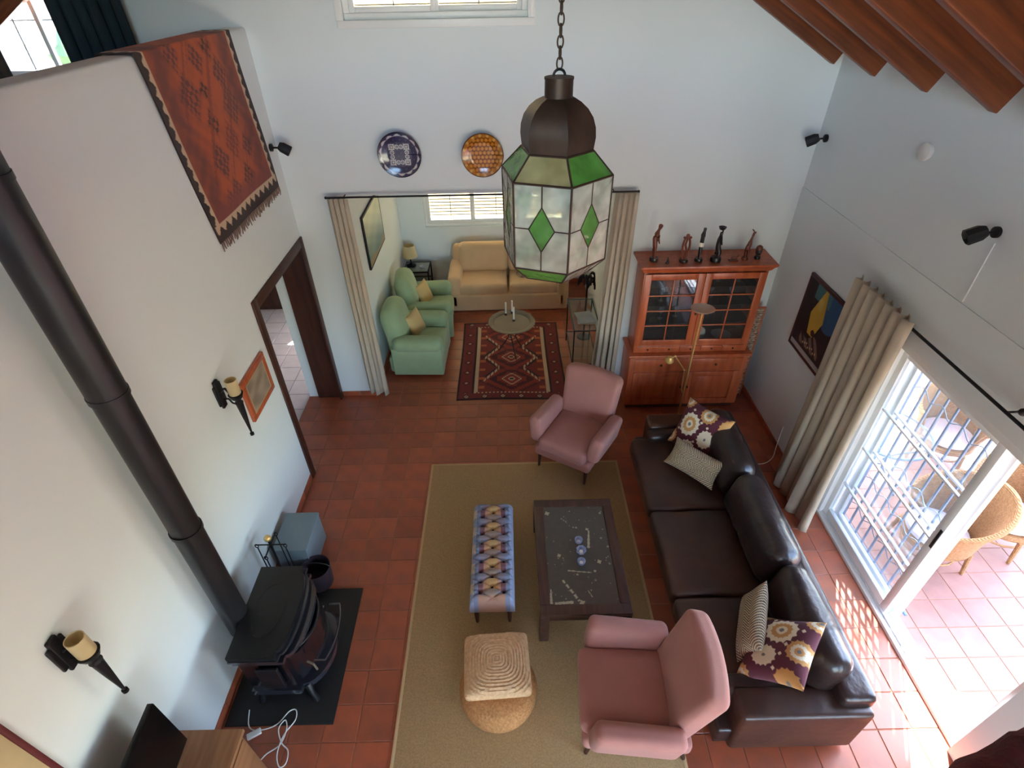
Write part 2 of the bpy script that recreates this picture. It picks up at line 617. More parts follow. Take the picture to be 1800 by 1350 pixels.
def tiled(name, x0, y0, x1, y1, mat, mats, grout, seen, z=0., px=-1.96, py=3.872, pitch=PITCH):
    root = MB().box(x0, y0, z - .12, x1, y1, z - .004).obj(name, grout, smooth=0)
    struct(root)
    cand = []
    i0, i1 = math.floor((x0 - px) / pitch) , math.ceil((x1 - px) / pitch)
    j0, j1 = math.floor((y0 - py) / pitch), math.ceil((y1 - py) / pitch)
    full, cut = [], []
    for i in range(i0, i1):
        for j in range(j0, j1):
            a, b = px + i * pitch, py + j * pitch
            xa, xb, ya, yb = max(a, x0), min(a + pitch, x1), max(b, y0), min(b + pitch, y1)
            if xb - xa < .02 or yb - ya < .02: continue
            cx, cy = (xa + xb) / 2, (ya + yb) / 2
            (full if (xb - xa > pitch - .001 and yb - ya > pitch - .001) else cut).append((xa, ya, xb, yb, seen(cx, cy)))
    vis = sorted([t for t in full + cut if t[4] > 0], key=lambda t: -t[4])[:298]
    vs = set(vis)
    base = tile_mesh(0, pitch - .006).obj('tile', mat, root, smooth=0)
    first = True
    for t in vis:
        cx, cy, sx, sy = (t[0] + t[2]) / 2, (t[1] + t[3]) / 2, (t[2] - t[0]) / pitch, (t[3] - t[1]) / pitch
        o = base if first else base.copy()
        if not first:
            COL.objects.link(o)
        first = False
        o.parent = root
        o.location = (cx, cy, z + random.uniform(-.0008, .0008))
        o.scale = (sx, sy, 1)
        o.rotation_euler = (random.uniform(-.002, .002), random.uniform(-.002, .002), 0)
    rest = MB()
    tm = tile_mesh(0, pitch - .006)
    for t in full + cut:
        if t in vs: continue
        cx, cy, sx, sy = (t[0] + t[2]) / 2, (t[1] + t[3]) / 2, (t[2] - t[0]) / pitch, (t[3] - t[1]) / pitch
        rest.add([(cx + x * sx, cy + y * sy, z + zz) for x, y, zz in tm.v], tm.f)
    if rest.v:
        rest.obj('tile_field', mats, root, smooth=0, kind='stuff')
    if first: bpy.data.objects.remove(base)
    return root


def seen_main(x, y):
    if y < 1.15: return 0
    if -.9 < x < 1.16 and y < 4.3: return 0
    if 1.45 < x < 2.25 and 1.5 < y < 4.6: return 0
    if -2.1 < x < -1.45 and 1.7 < y < 2.75: return 0
    if 1.5 < x < 2.75 and y > 5.4: return 0
    return 1 / math.hypot(x, y, 4.5)


tiled('floor', -2.66, -3.3, 3.27, 5.75, TERRA, TERRAS, GROUT, seen_main)
tiled('floor_alcove', -1.9, 5.75, 1.45, 8.9, TERRA, TERRAS, GROUT,
      lambda x, y: 0 if (-.65 < x < .7 and y < 7.3) or y > 8.2 else 1 / y)
tiled('floor_hall', -5.0, 2.0, -2.66, 8.6, HALLT, HALLT, HALLG,
      lambda x, y: 1 / math.hypot(x, y) if y > 4.9 and x > -4.6 else 0, px=-2.66, py=5.7, pitch=.31)
tiled('floor_hall_end', -2.66, 5.85, -1.95, 8.6, HALLT, HALLT, HALLG, lambda x, y: 1, px=-2.66, py=5.7, pitch=.31)
tiled('terrace', 3.27, -4.0, 9.5, 9.5, TERRP, TERRPS, GROUT,
      lambda x, y: (1 / math.hypot(x, y, 4.5)) if (y > 1.2 and x < 1.2 + 1.15 * y and y > .6) else 0, z=-.02)

# outside ground and hillside
gm = MB()
gm.add([(-60, -60, -.7), (60, -60, -.7), (60, 60, -.7), (-60, 60, -.7)], [(0, 1, 2, 3)])
struct(gm.obj('ground', EARTH, smooth=0))
hm = MB()
hn = 26
for j in range(hn + 1):
    for i in range(hn + 1):
        x, y = -40 + 60 * i / hn, 14 + 46 * j / hn
        z = -.7 + max(0, (y - 15)) * .34 + 1.6 * math.sin(x * .31 + 1) * math.cos(y * .23) * min(1, (y - 14) / 12) + random.uniform(-.2, .2) * min(1, j / 3)
        hm.v.append((x, y, z))
for j in range(hn):
    for i in range(hn):
        a = j * (hn + 1) + i
        hm.f.append((a, a + 1, a + hn + 2, a + hn + 1))
struct(hm.obj('hills', EARTH, smooth=80))
bushmb = MB()
bushmb.ball((0, 0, .5), 1, 12, (1, 1, .8))
bushmb.v = [tuple(Vector(p) * (1 + .22 * math.sin(9 * p[0] + 5 * p[2]) * math.cos(8 * p[1] + 3))) for p in bushmb.v]
bush0 = bushmb.obj('bush', LEAFM)
tag(bush0, 'round green bush on the pale hillside beyond the upper left window', 'bush', 'bushes on the hillside')
bush0.location = (-34, 36, 6.2)
for k in range(11):
    c = bush0.copy()
    COL.objects.link(c)
    x, y = -28 + 4.4 * (k % 4) + random.uniform(-.6, .6), 22 + 5.2 * (k // 4) + random.uniform(-.6, .6)
    c.location = (x, y, -.7 + (y - 15) * .34 + 1.4 * math.sin(x * .31 + 1) * math.cos(y * .23))
    s_ = random.uniform(.6, 1.5)
    c.scale = (s_, s_, s_ * .8)

# ------------------------------------------------------------------ walls
m = MB()
m.box(XL - .43, -3.3, 0, XL - .2, DY0, 2.85)
m.box(XL - .43, DY0, 2.12, XL - .2, DY1, 2.85)
m.box(XL - .2, -3.3, 0, XL, DY0, 2.12)
m.box(XL - .2, -3.3, 2.12, XL, YB, ZP - .06)
m.rb(XL - .2, -3.3, ZP - .12, XL, YB + .05, ZP, .025, 3)
struct(m.obj('wall_left', WALL))
m = MB()
m.box(-2.66, YB, 0, AX0 - .0, YB + .2, 2.85)
m.box(-5.2, YB, 2.85, AX0, YB + .2, 3.75)          # upper room, below the left window
m.box(-5.2, YB, 3.75, -4.5, YB + .2, 7.2)
m.box(-3.78, YB, 3.75, -1.37, YB + .2, 7.2)
m.box(-4.5, YB, 5.2, -3.78, YB + .2, 7.2)
m.box(AX0, YB, ZH, AX1, YB + .2, 3.75)
m.box(AX1, YB, 0, XR + .3, YB + .2, 3.75)
m.box(-1.37, YB, 3.75, XR + .3, YB + .2, 4.13)
m.box(.22, YB, 4.13, XR + .3, YB + .2, 7.2)
m.box(-1.37, YB, 5.1, .22, YB + .2, 7.2)
struct(m.obj('wall_back', WALL, smooth=0))
m = MB()
m.box(XR, -3.3, 0, XR + .2, -1.6, 4.4)
m.box(XR, -1.6, 2.1, XR + .2, .3, 4.4)
m.box(XR, .3, 0, XR + .2, SY0, 4.4)
m.box(XR, SY1, 0, XR + .2, YB, 4.4)
m.box(XR, SY0, 2.30, XR + .2, SY1, 4.4)
m.box(XR - .008, SY1, 0, XR, YB, 2.63)
m.box(XR - .008, SY0, 2.30, XR, SY1, 2.63)
m.box(XR - .008, .5, 0, XR, SY0, 2.63)
struct(m.obj('wall_right', WALL, smooth=0))
# alcove walls
m = MB()
m.box(AX0 - .19, YB + .2, 0, AX0, YA + .2, ZH + .2)
struct(m.obj('wall_alcove_left', WALL, smooth=0))
m = MB()
m.box(AX1, YB + .2, 0, AX1 + .2, YA + .2, ZH + .2)
struct(m.obj('wall_alcove_right', WALL, smooth=0))
m = MB()
m.box(AX0, YA, 0, AX1, YA + .2, 1.06)
m.box(AX0, YA, 1.06, -1.35, YA + .2, ZH)
m.box(1.0, YA, 1.06, AX1, YA + .2, ZH)
m.box(-1.35, YA, 2.05, 1.0, YA + .2, ZH)
struct(m.obj('wall_alcove_back', WALL, smooth=0))
struct(MB().box(AX0 - .2, YB + .2, ZH, AX1 + .2, YA + .2, ZH + .2).obj('ceiling_alcove', CEIL, smooth=0))
# front of the room under the landing, landing slab and parapet, rear wall with added, unseen window openings
struct(MB().box(XL, -3.1, 2.85, XR, 0, 3.0).obj('floor_landing', CEIL, smooth=0))
struct(MB().rb(XL, -.12, 3.0, XR, .06, 4.0, .02, 2).obj('parapet_wall', WALL))
m = MB()
m.box(-5.2, -3.3, 0, .1, -3.1, 3.3)
m.box(2.9, -3.3, 0, XR + .3, -3.1, 3.3)
m.box(.1, -3.3, 2.5, 2.9, -3.1, 3.3)
m.box(.1, -3.3, 0, 2.9, -3.1, .1)
m.box(-5.2, -3.3, 3.3, -2.1, -3.1, 7.2)
m.box(2.5, -3.3, 3.3, XR + .3, -3.1, 7.2)
m.box(-2.1, -3.3, 5.6, 2.5, -3.1, 7.2)
struct(m.obj('wall_rear', WALL, smooth=0))
# upper left room
struct(MB().box(-5.2, -3.3, 2.85, XL - .43, YB, 2.95).obj('floor_mezzanine', OAK, smooth=0))
m = MB()
m.box(-5.2, -3.3, 0, -5.0, 8.6, 3.6)
m.box(-5.2, -3.3, 3.6, -5.0, .4, 7.2)
m.box(-5.2, 3.6, 3.6, -5.0, YB, 7.2)
m.box(-5.2, .4, 5.4, -5.0, 3.6, 7.2)
struct(m.obj('wall_mezzanine', WALL, smooth=0))
# hall
m = MB()
m.box(-5.0, 8.4, 0, -2.6, 8.6, 2.85)
m.box(-2.6, 8.4, 2.1, -1.95, 8.6, 2.85)
m.box(-5.0, 1.8, 0, XL - .43, 2.0, 2.85)
struct(m.obj('wall_hall', WALL, smooth=0))
struct(MB().box(-5.0, YB + .2, 2.85, -1.95, 8.6, 3.0).obj('ceiling_hall', CEIL, smooth=0))

# ------------------------------------------------------------------ roof and beams
SL = math.tan(math.radians(30.3))
RX0, RZ0 = -1.0, 3.92 + (3.07 + 1.0) * SL      # ridge


def roofz(x):
    return RZ0 - abs(x - RX0) * SL


m = MB()
t_ = .25
for (xa, xb) in ((RX0, 4.1), (-5.9, RX0)):
    za, zb = roofz(xa), roofz(xb)
    m.hexa([(xa, -4, za), (xb, -4, zb), (xb, 6.9, zb), (xa, 6.9, za), (xa, -4, za + t_), (xb, -4, zb + t_), (xb, 6.9, zb + t_), (xa, 6.9, za + t_)])
ceil = struct(m.obj('ceiling', CEIL, smooth=0))
m = MB()
ln = (3.07 - RX0) / math.cos(math.radians(30.3))
m.rb(0, -.038, -.215, ln, .038, -.0, .010, 2)
bm0 = m.obj('beam', BEAM, ceil)
bl = []
for k in range(13):
    y = 5.60 - .675 * k
    bl.append((RX0, y, RZ0))
bm0.location = bl[0]
ang = math.radians(30.3)
bm0.rotation_euler = (0, ang, 0)
copies(bm0, bl[1:], ceil, [(0, ang, 0)] * 12)
copies(bm0, bl, ceil, [(0, ang, PI)] * 13)

# ------------------------------------------------------------------ skirting tiles
def skirting(name, p0, p1, nx, ny):
    root = sempty(name, (p0[0], p0[1], 0))
    L_ = math.hypot(p1[0] - p0[0], p1[1] - p0[1])
    a = math.atan2(p1[1] - p0[1], p1[0] - p0[0])
    n = max(1, round(L_ / PITCH))
    s = L_ / n
    b = MB().rb(.002, 0, 0, s - .002, .012, .075, .003, 1).obj('skirting_tile', TERRA, root)
    root.rotation_euler = (0, 0, a)
    copies(b, [(s * k, 0, 0) for k in range(1, n)], root)


skirting('baseboard_left', (XL, DY0 - .09, 0), (XL, 0, 0), 1, 0)
skirting('baseboard_back', (AX0, YB, 0), (XL + .02, YB, 0), 0, 1)
skirting('baseboard_back_right', (XR - .01, YB, 0), (AX1, YB, 0), 0, 1)
skirting('baseboard_right', (XR - .008, SY1 + .02, 0), (XR - .008, YB, 0), 1, 0)
skirting('baseboard_alcove_left', (AX0, YA, 0), (AX0, YB, 0), 1, 0)
skirting('baseboard_alcove_back', (AX1, YA, 0), (AX0, YA, 0), 1, 0)

# ------------------------------------------------------------------ doorway in the left wall
d1 = sempty('door_1', (XL, DY0, 0))
m = MB()
m.rb(-.0, -.09, 0, .022, .0, 2.21, .004)
c = m.obj('casing', DWOOD, d1)
MB().rb(0, 1.285, 0, .022, 1.37, 2.21, .004).obj('casing', DWOOD, d1)
MB().rb(0, .0, 2.12, .022, 1.285, 2.21, .004).obj('casing', DWOOD, d1)
MB().box(-.30, 1.345, 0, 0, 1.372, 2.12).obj('jamb_lining', DWOOD, d1, smooth=0)
MB().box(-.30, 0, 0, 0, .022, 2.12).obj('jamb_lining', DWOOD, d1, smooth=0)
MB().box(-.30, .022, 2.09, 0, 1.345, 2.12).obj('head_lining', DWOOD, d1, smooth=0)
# dark-red framed door edge low on the left wall near the camera
d2 = sempty('door_2', (XL, 0, 0))
MB().rb(0, .965, 0, .02, .99, 2.12, .004).obj('casing', M('red_brown_frame', srgb(96, 34, 40), .5), d2)
MB().rb(0, .1, 2.095, .02, .965, 2.12, .004).obj('casing', MATS['red_brown_frame'], d2)
MB().rb(0, .1, 0, .012, .965, 2.095, .003).obj('door_leaf', M('cream_paint', srgb(196, 178, 140), .5), d2)


# ------------------------------------------------------------------ windows
def window(name, x0, x1, z0, z1, y, slat_z0, n_bar=2, cols=2, slat=.052, gap=.014):
    """white aluminium slider in the wall y..y+.2 with a slatted roller shutter outside"""
    r = sempty(name, (x0, y, z0))
    W, H = x1 - x0, z1 - z0
    f = MB()
    for (a, b, c_, d_) in ((0, 0, W, .05), (0, H - .05, W, H), (0, .05, .05, H - .05), (W - .05, .05, W, H - .05)):
        f.rb(a, .04, b, c_, .12, d_, .005)
    f.obj('window_frame', ALU, r)
    cw = (W - .1) / cols
    for k in range(cols):
        yy = .055 if k % 2 == 0 else .08
        s = MB()
        xa, xb = .05 + cw * k - (.02 if k else 0), .05 + cw * (k + 1)
        s.rb(xa, yy, .05, xa + .045, yy + .022, H - .05, .004)
        s.rb(xb - .045, yy, .05, xb, yy + .022, H - .05, .004)
        s.rb(xa + .045, yy, .05, xb - .045, yy + .022, .095, .004)
        s.rb(xa + .045, yy, H - .095, xb - .045, yy + .022, H - .05, .004)
        sa = s.obj('sash', ALU, r)
        MB().box(xa + .045, yy + .008, .095, xb - .045, yy + .014, H - .095).obj('pane', GLASS, sa, smooth=0)
    ba = MB()
    for k in range(cols * 2 + 1):
        xx = .05 + (W - .1) * (k + .0) / (cols * 2)
        ba.cyl((xx, .14, .02), (xx, .14, H), .006, n=6)
    ba.obj('security_bar', BLACK, r)
    n = int((H - slat_z0) / slat)
    b = MB().rb(.02, .165, 0, W - .02, .175, slat - gap, .004).obj('shutter_slat', SHUT, r)
    b.location = (0, 0, slat_z0)
    copies(b, [(0, 0, slat_z0 + slat * k) for k in range(1, n)], r)
    if gap > .01:
        q = MB()
        for k in range(1, n): q.box(.02, .167, slat_z0 + slat * k - gap, W - .02, .173, slat_z0 + slat * k)
        q.obj('slat_gap_strips', SEAM, r, smooth=0)  # thin dark strips filling the gaps between slats
    return r


window('window_1', -1.37, .22, 4.13, 5.1, YB, .055, gap=.012)
window('window_2', -1.35, 1.0, 1.06, 2.05, YA, .10, cols=3, gap=.016)
# frame reveal trim around the upper window
MB_t = MB()
MB_t.rb(-1.43, YB - .012, 4.07, .28, YB, 4.13, .004)
MB_t.rb(-1.43, YB - .012, 4.13, -1.37, YB, 5.1, .004)
MB_t.rb(.22, YB - .012, 4.13, .28, YB, 5.1, .004)
struct(MB_t.obj('trim_1', ALU))
# left upper window (clear, no shutter)
r = sempty('window_3', (-4.5, YB, 3.75))
f = MB()
f.rb(0, .04, 0, .72, .1, .05, .004); f.rb(0, .04, 1.4, .72, .1, 1.45, .004)
f.rb(0, .04, .05, .05, .1, 1.4, .004); f.rb(.67, .04, .05, .72, .1, 1.4, .004); f.rb(.46, .05, .05, .50, .09, 1.4, .004)
f.obj('window_frame', ALU, r)
MB().box(.05, .06, .05, .67, .066, 1.4).obj('pane', GLASS, r, smooth=0)
b = MB()
for xx in (.2, .58): b.cyl((xx, .15, 0), (xx, .15, 1.45), .008, n=6)
b.cyl((0, .15, .42), (.72, .15, .42), .006, n=6)
b.obj('security_bar', BLACK, r)
# unseen rear and side windows, added to bring daylight into the room
for (nm, x0, y0, x1, y1, z0, z1) in (('added_window_4', -2.1, -3.22, 2.5, -3.18, 3.3, 5.6), ('added_window_6', .1, -3.22, 2.9, -3.18, .1, 2.5)):
    r = sempty(nm, (0, 0, 0))
    f = MB()
    f.rb(x0, y0, z0, x1, y1, z0 + .06, .004); f.rb(x0, y0, z1 - .06, x1, y1, z1, .004)
    for k in range(5):
        xx = x0 + (x1 - x0 - .06) * k / 4
        f.rb(xx, y0, z0 + .06, xx + .06, y1, z1 - .06, .004)
    f.obj('window_frame', ALU, r)
    MB().box(x0, y0 + .018, z0 + .06, x1, y0 + .024, z1 - .06).obj('pane', GLASS, r, smooth=0)
r = sempty('added_window_5', (0, 0, 0))
f = MB()
f.rb(-5.12, .4, 3.6, -5.08, 3.6, 3.66, .004); f.rb(-5.12, .4, 5.34, -5.08, 3.6, 5.4, .004)
for k in range(4):
    yy = .4 + 3.14 * k / 3
    f.rb(-5.12, yy, 3.66, -5.08, yy + .06, 5.34, .004)
f.obj('window_frame', ALU, r)
MB().box(-5.103, .46, 3.66, -5.097, 3.54, 5.34).obj('pane', GLASS, r, smooth=0)


# ------------------------------------------------------------------ curtains
def curtain(name, label, p0, p1, z0, z1, folds, amp, mat, q0=None, q1=None, seed=1, parts=True, group=None, thick=.004):
    """hanging cloth from p0..p1 at the top to q0..q1 at the hem, pleated"""
    rnd = np.random.RandomState(seed)
    q0, q1 = q0 or p0, q1 or p1
    nu, nv = folds * 12, 26
    u = np.linspace(0, 1, nu + 1); v = np.linspace(0, 1, nv + 1)
    U_, V_ = np.meshgrid(u, v)
    ph = np.cumsum(rnd.uniform(.75, 1.3, nu + 1)); ph = ph / ph[-1] * folds * 2 * PI
    PH = np.broadcast_to(ph, U_.shape)
    am = amp * (.6 + .5 * np.sin(PH / 2.7 + seed) * V_ + .25 * V_)
    d = np.array([p1[0] - p0[0], p1[1] - p0[1]]); L_ = np.hypot(*d); d = d / L_
    nrm = np.array([-d[1], d[0]])
    X = (p0[0] + (p1[0] - p0[0]) * U_) * (1 - V_) + (q0[0] + (q1[0] - q0[0]) * U_) * V_
    Y = (p0[1] + (p1[1] - p0[1]) * U_) * (1 - V_) + (q0[1] + (q1[1] - q0[1]) * U_) * V_
    off = np.sin(PH + .5 * np.sin(3 * V_ + seed)) * am
    X = X + nrm[0] * off + d[0] * .35 * amp * np.cos(2 * PH)
    Y = Y + nrm[1] * off + d[1] * .35 * amp * np.cos(2 * PH)
    hem = .02 * np.sin(PH * .5 + seed)
    Z = z1 + (z0 - z1) * V_ + hem * V_ ** 4
    vs = np.stack([X, Y, Z], -1).reshape(-1, 3).tolist()
    fs = []
    for j in range(nv):
        for i in range(nu):
            a = j * (nu + 1) + i
            fs.append((a, a + 1, a + nu + 2, a + nu + 1))
    mb = MB(); mb.v, mb.f = vs, fs
    o = mb.obj(name, mat, smooth=80)
    md = o.modifiers.new('Solidify', 'SOLIDIFY'); md.thickness = thick
    tag(o, label, 'curtain', group)
    return o


# ------------------------------------------------------------------ right side: sliding door, grille, shutter box
d3 = sempty('door_3', (0, 0, 0))
f = MB()
f.rb(3.10, SY0, -.01, 3.28, SY1, .035, .006)
f.obj('threshold_track', ALU, d3)
f = MB()
f.rb(3.14, SY0 + .05, .035, 3.15, SY1 - .05, .052, .002); f.rb(3.20, SY0 + .05, .035, 3.21, SY1 - .05, .052, .002)
f.obj('track_rail', ALU, d3)
MB().rb(3.11, SY0, .035, 3.27, SY0 + .05, 2.04, .005).obj('door_jamb', ALU, d3)
MB().rb(3.11, SY1 - .05, .035, 3.27, SY1, 2.04, .005).obj('door_jamb', ALU, d3)
MB().rb(3.10, SY0 + .0, 2.04, 3.27, SY1, 2.11, .005).obj('door_head', ALU, d3)
struct(MB().rb(3.085, SY0, 2.11, 3.27, SY1, 2.30, .006).obj('shutter_box', WALL))


d4 = sempty('added_door_4', (0, 0, 0))  # second glazed door, out of view, added to let in more daylight
f = MB()
for y in (-1.6, -.68, .24): f.rb(3.14, y, 0, 3.20, y + .06, 2.1, .005)
for y in (-1.54, -.62):
    f.rb(3.15, y, 0, 3.19, y + .86, .09, .005); f.rb(3.15, y, 2.02, 3.19, y + .86, 2.1, .005)
f.obj('door_frame', ALU, d4)
MB().box(3.165, -1.54, .09, 3.175, .24, 2.02).obj('pane', GLASS, d4, smooth=0)


def leaf(y0, y1, x, nm):
    s = MB()
    s.rb(x - .02, y0, .05, x + .02, y0 + .07, 2.04, .005)
    s.rb(x - .02, y1 - .07, .05, x + .02, y1, 2.04, .005)
    s.rb(x - .02, y0 + .07, .05, x + .02, y1 - .07, .14, .005)
    s.rb(x - .02, y0 + .07, 1.97, x + .02, y1 - .07, 2.04, .005)
    a = s.obj(nm, ALU, d3)
    MB().box(x - .004, y0 + .07, .14, x + .004, y1 - .07, 1.97).obj('pane', GLASS, a, smooth=0)
    for z in (.52, .98, 1.44):
        MB().rb(x - .012, y0 + .07, z, x + .012, y1 - .07, z + .018, .003).obj('glazing_bar', ALU, a)
    return a


leaf(2.44, 3.56, 3.17, 'sliding_leaf')
leaf(2.40, 3.50, 3.24, 'sliding_leaf')
MB().rb(3.145, 2.445, .95, 3.155, 2.47, 1.15, .003).obj('door_handle', BLACK, d3)

gr = thing('security_grille', 'pale blue iron security grille with wavy cross bars behind the closed sliding glass', 'grille', (3.31, 2.40, 0))
GRM = M('grille_paint', srgb(86, 106, 134), .45, var=.05)
g0 = MB().rb(-.008, -.008, .05, .008, .008, 2.0, .003).obj('vertical_bar', GRM, gr)
g0.location = (0, .06, 0)
ys = [.06 + .112 * k for k in range(11)]
copies(g0, [(0, y, 0) for y in ys[1:]], gr)
for z in (.06, 1.97):
    MB().rb(-.012, 0, z, .012, 1.24, z + .024, .004).obj('cross_rail', GRM, gr)
for z in (.32, .68, 1.04, 1.40, 1.74):
    pts = [(-.014, y, z + .028 * math.cos(2 * PI * (y - .06) / .224)) for y in np.linspace(.06, 1.2, 56)]
    MB().tube(pts, .004, 6).obj('wavy_bar', GRM, gr)

# near curtain beyond the frame edge (same pair), and the far curtain
curtain('curtain', 'long beige curtain bunched at the far side of the terrace door', (2.92, 4.10), (2.92, 3.35), .02, 2.40, 7, .075, CURT,
        q0=(2.89, 4.10), q1=(2.89, 3.33), seed=3)
rod = thing('curtain_rod', 'black curtain rod over the terrace door with a ball bracket', 'curtain rod', (2.95, 0, 2.335))
MB().cyl((0, .4, 0), (0, 4.06, 0), .011, n=10).obj('rod', BLACK, rod)
br = MB(); br.cyl((0, 2.42, 0), (.11, 2.42, .0), .007, n=8); br.cyl((0.05, 2.42, 0), (0.05, 2.38, .05), .005, n=8)
br.obj('bracket', BLACK, rod)
MB().ball((0.03, 2.36, .05), .024, 12).obj('bracket_ball', BLACK, rod)
b = MB().tube([(.02 * math.cos(a), 0, .02 * math.sin(a)) for a in np.linspace(0, 2 * PI, 14)[:-1]], .003, 6, close=True).obj('curtain_ring', BLACK, rod)
b.location = (0, 3.4, 0)
copies(b, [(0, 3.4 + .09 * k, 0) for k in range(1, 9)], rod)

# alcove curtains and rod
curtain('curtain', 'narrow bunched cream curtain at the left edge of the alcove opening', (-1.83, 5.565), (-1.63, 5.565), .10, 2.63, 4, .035, CURT,
        q0=(-1.82, 5.56), q1=(-1.60, 5.56), seed=5)
curtain('curtain', 'bunched cream curtain at the right edge of the alcove opening beside the cabinet', (1.13, 5.565), (1.345, 5.565), .05, 2.63, 4, .045, CURT,
        q0=(1.02, 5.55), q1=(1.30, 5.55), seed=8)
rod = thing('curtain_rod', 'thin dark curtain rod across the alcove opening', 'curtain rod', (0, 5.57, 2.64))
MB().cyl((-1.84, 0, 0), (1.35, 0, 0), .010, n=10).obj('rod', BLACK, rod)
for x in (-1.84, 1.35):
    MB().ball((x, 0, 0), .014, 10).obj('finial', BLACK, rod)
for x in (-1.66, 0.0, 1.1):
    MB().cyl((x, 0, 0), (x, .08, 0), .006, n=8).obj('bracket', BLACK, rod)
# dark curtains of the upper left window
curtain('curtain', 'dark blue-green curtain to the right of the upper left window', (-3.80, 5.55), (-3.17, 5.55), 3.1, 5.5, 6, .035, DARKC, seed=11)
curtain('curtain', 'dark curtain at the left edge of the upper left window', (-4.95, 5.55), (-4.36, 5.55), 3.1, 5.5, 5, .035, M('brown_curtain', srgb(60, 52, 48), .9), seed=12)


# ------------------------------------------------------------------ soft furniture helpers
def puff(amt, ax=2, both=True):
    """bulge the face along an axis"""
    def fn(p, h):
        o = [i for i in range(3) if i != ax]
        k = (1 - (p[o[0]] / h[o[0]]) ** 2) * (1 - (p[o[1]] / h[o[1]]) ** 2)
        q = Vector(p)
        if p[ax] > 0: q[ax] += amt * k
        elif both: q[ax] -= amt * k
        return q
    return fn


def wrinkle(amt, ax=2, freq=18, seed=0):
    pf = puff(amt, ax)

    def fn(p, h):
        q = pf(p, h)
        k = .35 * amt * math.sin(freq * p[0] + 7 * math.sin(5 * p[1] + seed)) * math.cos(freq * .8 * p[1] + 3 * p[2] + seed)
        q[ax] += k
        return q
    return fn


def pillow(name, w_, h_, t_, colf, mat, parent=None, n=48, X=None):
    def side(sg):
        def pos(u, v):
            a, b = u * 2 - 1, v * 2 - 1
            e = np.clip((1 - a ** 4), 0, 1) ** .6 * np.clip((1 - b ** 4), 0, 1) ** .6
            x = a * w_ / 2 * (1 - .10 * (1 - b ** 2) * np.abs(a))
            y = b * h_ / 2 * (1 - .10 * (1 - a ** 2) * np.abs(b))
            z = sg * (t_ / 2 * e + .002)
            if X is not None:
                P_ = [X[i][0] * x + X[i][1] * y + X[i][2] * z + X[i][3] for i in range(3)]
                return P_
            return x, y, z
        return pos
    return painted(name, side(1), colf, n, n, mat, parent, closed=side(-1), smooth=80)


def flat(c):
    c = rgb(*c)
    return lambda u, v: outc(paintby(u.shape, c))


# ---- brown leather sofa
sofa = thing('leather_sofa', 'long dark brown leather three-seat sofa in front of the terrace door', 'sofa', (1.28, 1.45, 0))
# local: x = depth (0 front .. 1.12 back), y = length 0..3.22
SLEN, SDEP = 3.06, 1.10
MB().rb(.10, .04, .07, SDEP - .02, SLEN - .04, .27, .03, 3, 4).obj('seat_base', LEATHD, sofa)
MB().rb(.86, .06, .25, SDEP, SLEN - .06, .66, .05, 3, 6).obj('back_frame', LEATHD, sofa)
for k in range(3):
    y0, y1 = (.20, .97, 1.85)[k], (.97, 1.85, 2.83)[k]
    MB().rb(0.0, y0 + .003, .24, .80, y1 - .003, .43, .055, 4, 10, wrinkle(.018, 2, 14, k)).obj('seat_cushion', LEATH, sofa)
for k in range(3):
    y0, y1 = (.17, 1.0, 1.94)[k], (1.0, 1.94, 2.86)[k]
    X = T(.83, (y0 + y1) / 2, .62) @ RY(math.radians(12))
    hl = (y1 - y0) / 2 - .003
    MB().rb(-.125, -hl, -.20, .125, hl, .23, .11, 5, 12, wrinkle(.03, 0, 12, k * 3)).obj('back_cushion', LEATHD, sofa).matrix_local = X
for (y0, y1) in ((0, .21), (SLEN - .21, SLEN)):
    MB().rb(.20, y0, .05, SDEP - .02, y1, .56, .035, 3, 5).obj('arm', LEATH, sofa)
    yy = y0 + .24 if y0 == 0 else y0 - .03
    ya = y1 - .03 if y0 == 0 else y0 - .12
    MB().rb(.17, ya, .40, .66, ya + .15, .53, .06, 4, 4, wrinkle(.01, 2, 14, 2)).obj('arm_pad', LEATHD, sofa)
for x in (.16, 1.0):
    for y in (.1, SLEN - .1):
        MB().rb(x - .03, y - .03, 0, x + .03, y + .03, .07, .006).obj('leg', DWOOD, sofa)


def kilim_cushion(u, v, bg=(92, 34, 50)):
    C_ = paintby(u.shape, rgb(*bg))
    a, b = u * 2 - 1, v * 2 - 1
    cr, oc = rgb(232, 220, 194), rgb(204, 150, 88)
    for (cx, cy, s, c1, c2) in ((-.42, .10, .44, oc, cr), (.42, -.16, .34, cr, cr), (.12, .80, .34, cr, oc), (-.1, -.86, .34, oc, cr), (1.0, .62, .36, oc, oc), (-.98, -.7, .30, cr, oc), (1.0, -.92, .34, cr, oc), (-.9, .95, .30, cr, oc)):
        da, db = np.abs(a - cx), np.abs(b - cy)
        d = np.hypot(da, db * .85)
        an = np.arctan2(db, da)
        d = d * (1 + .16 * np.abs(np.sin(an * 7)))
        put(C_, d < s, c2)
        put(C_, d < s * .66, c1)
        put(C_, d < s * .36, c2)
        put(C_, d < s * .16, rgb(120, 120, 120))
    for (cx, cy) in ((0, .38), (.05, -.46), (.75, .2), (-.8, -.25), (.3, .3), (-.5, .72)):
        put(C_, np.abs(a - cx) + np.abs(b - cy) < .06, cr)
    return outc(C_)


def chevron_cushion(u, v):
    C_ = paintby(u.shape, rgb(214, 194, 158))
    t = v * 15 + 1.3 * np.abs(((u * 3) % 1) * 2 - 1)
    t2 = u * 26 + 3.2 * np.abs(((v * 2.0) % 1) * 2 - 1)
    put(C_, (t2 % 1) < .48, rgb(70, 62, 60))
    return outc(C_)


def place(o, loc, rot):
    o.location = loc
    o.rotation_euler = rot
    return o


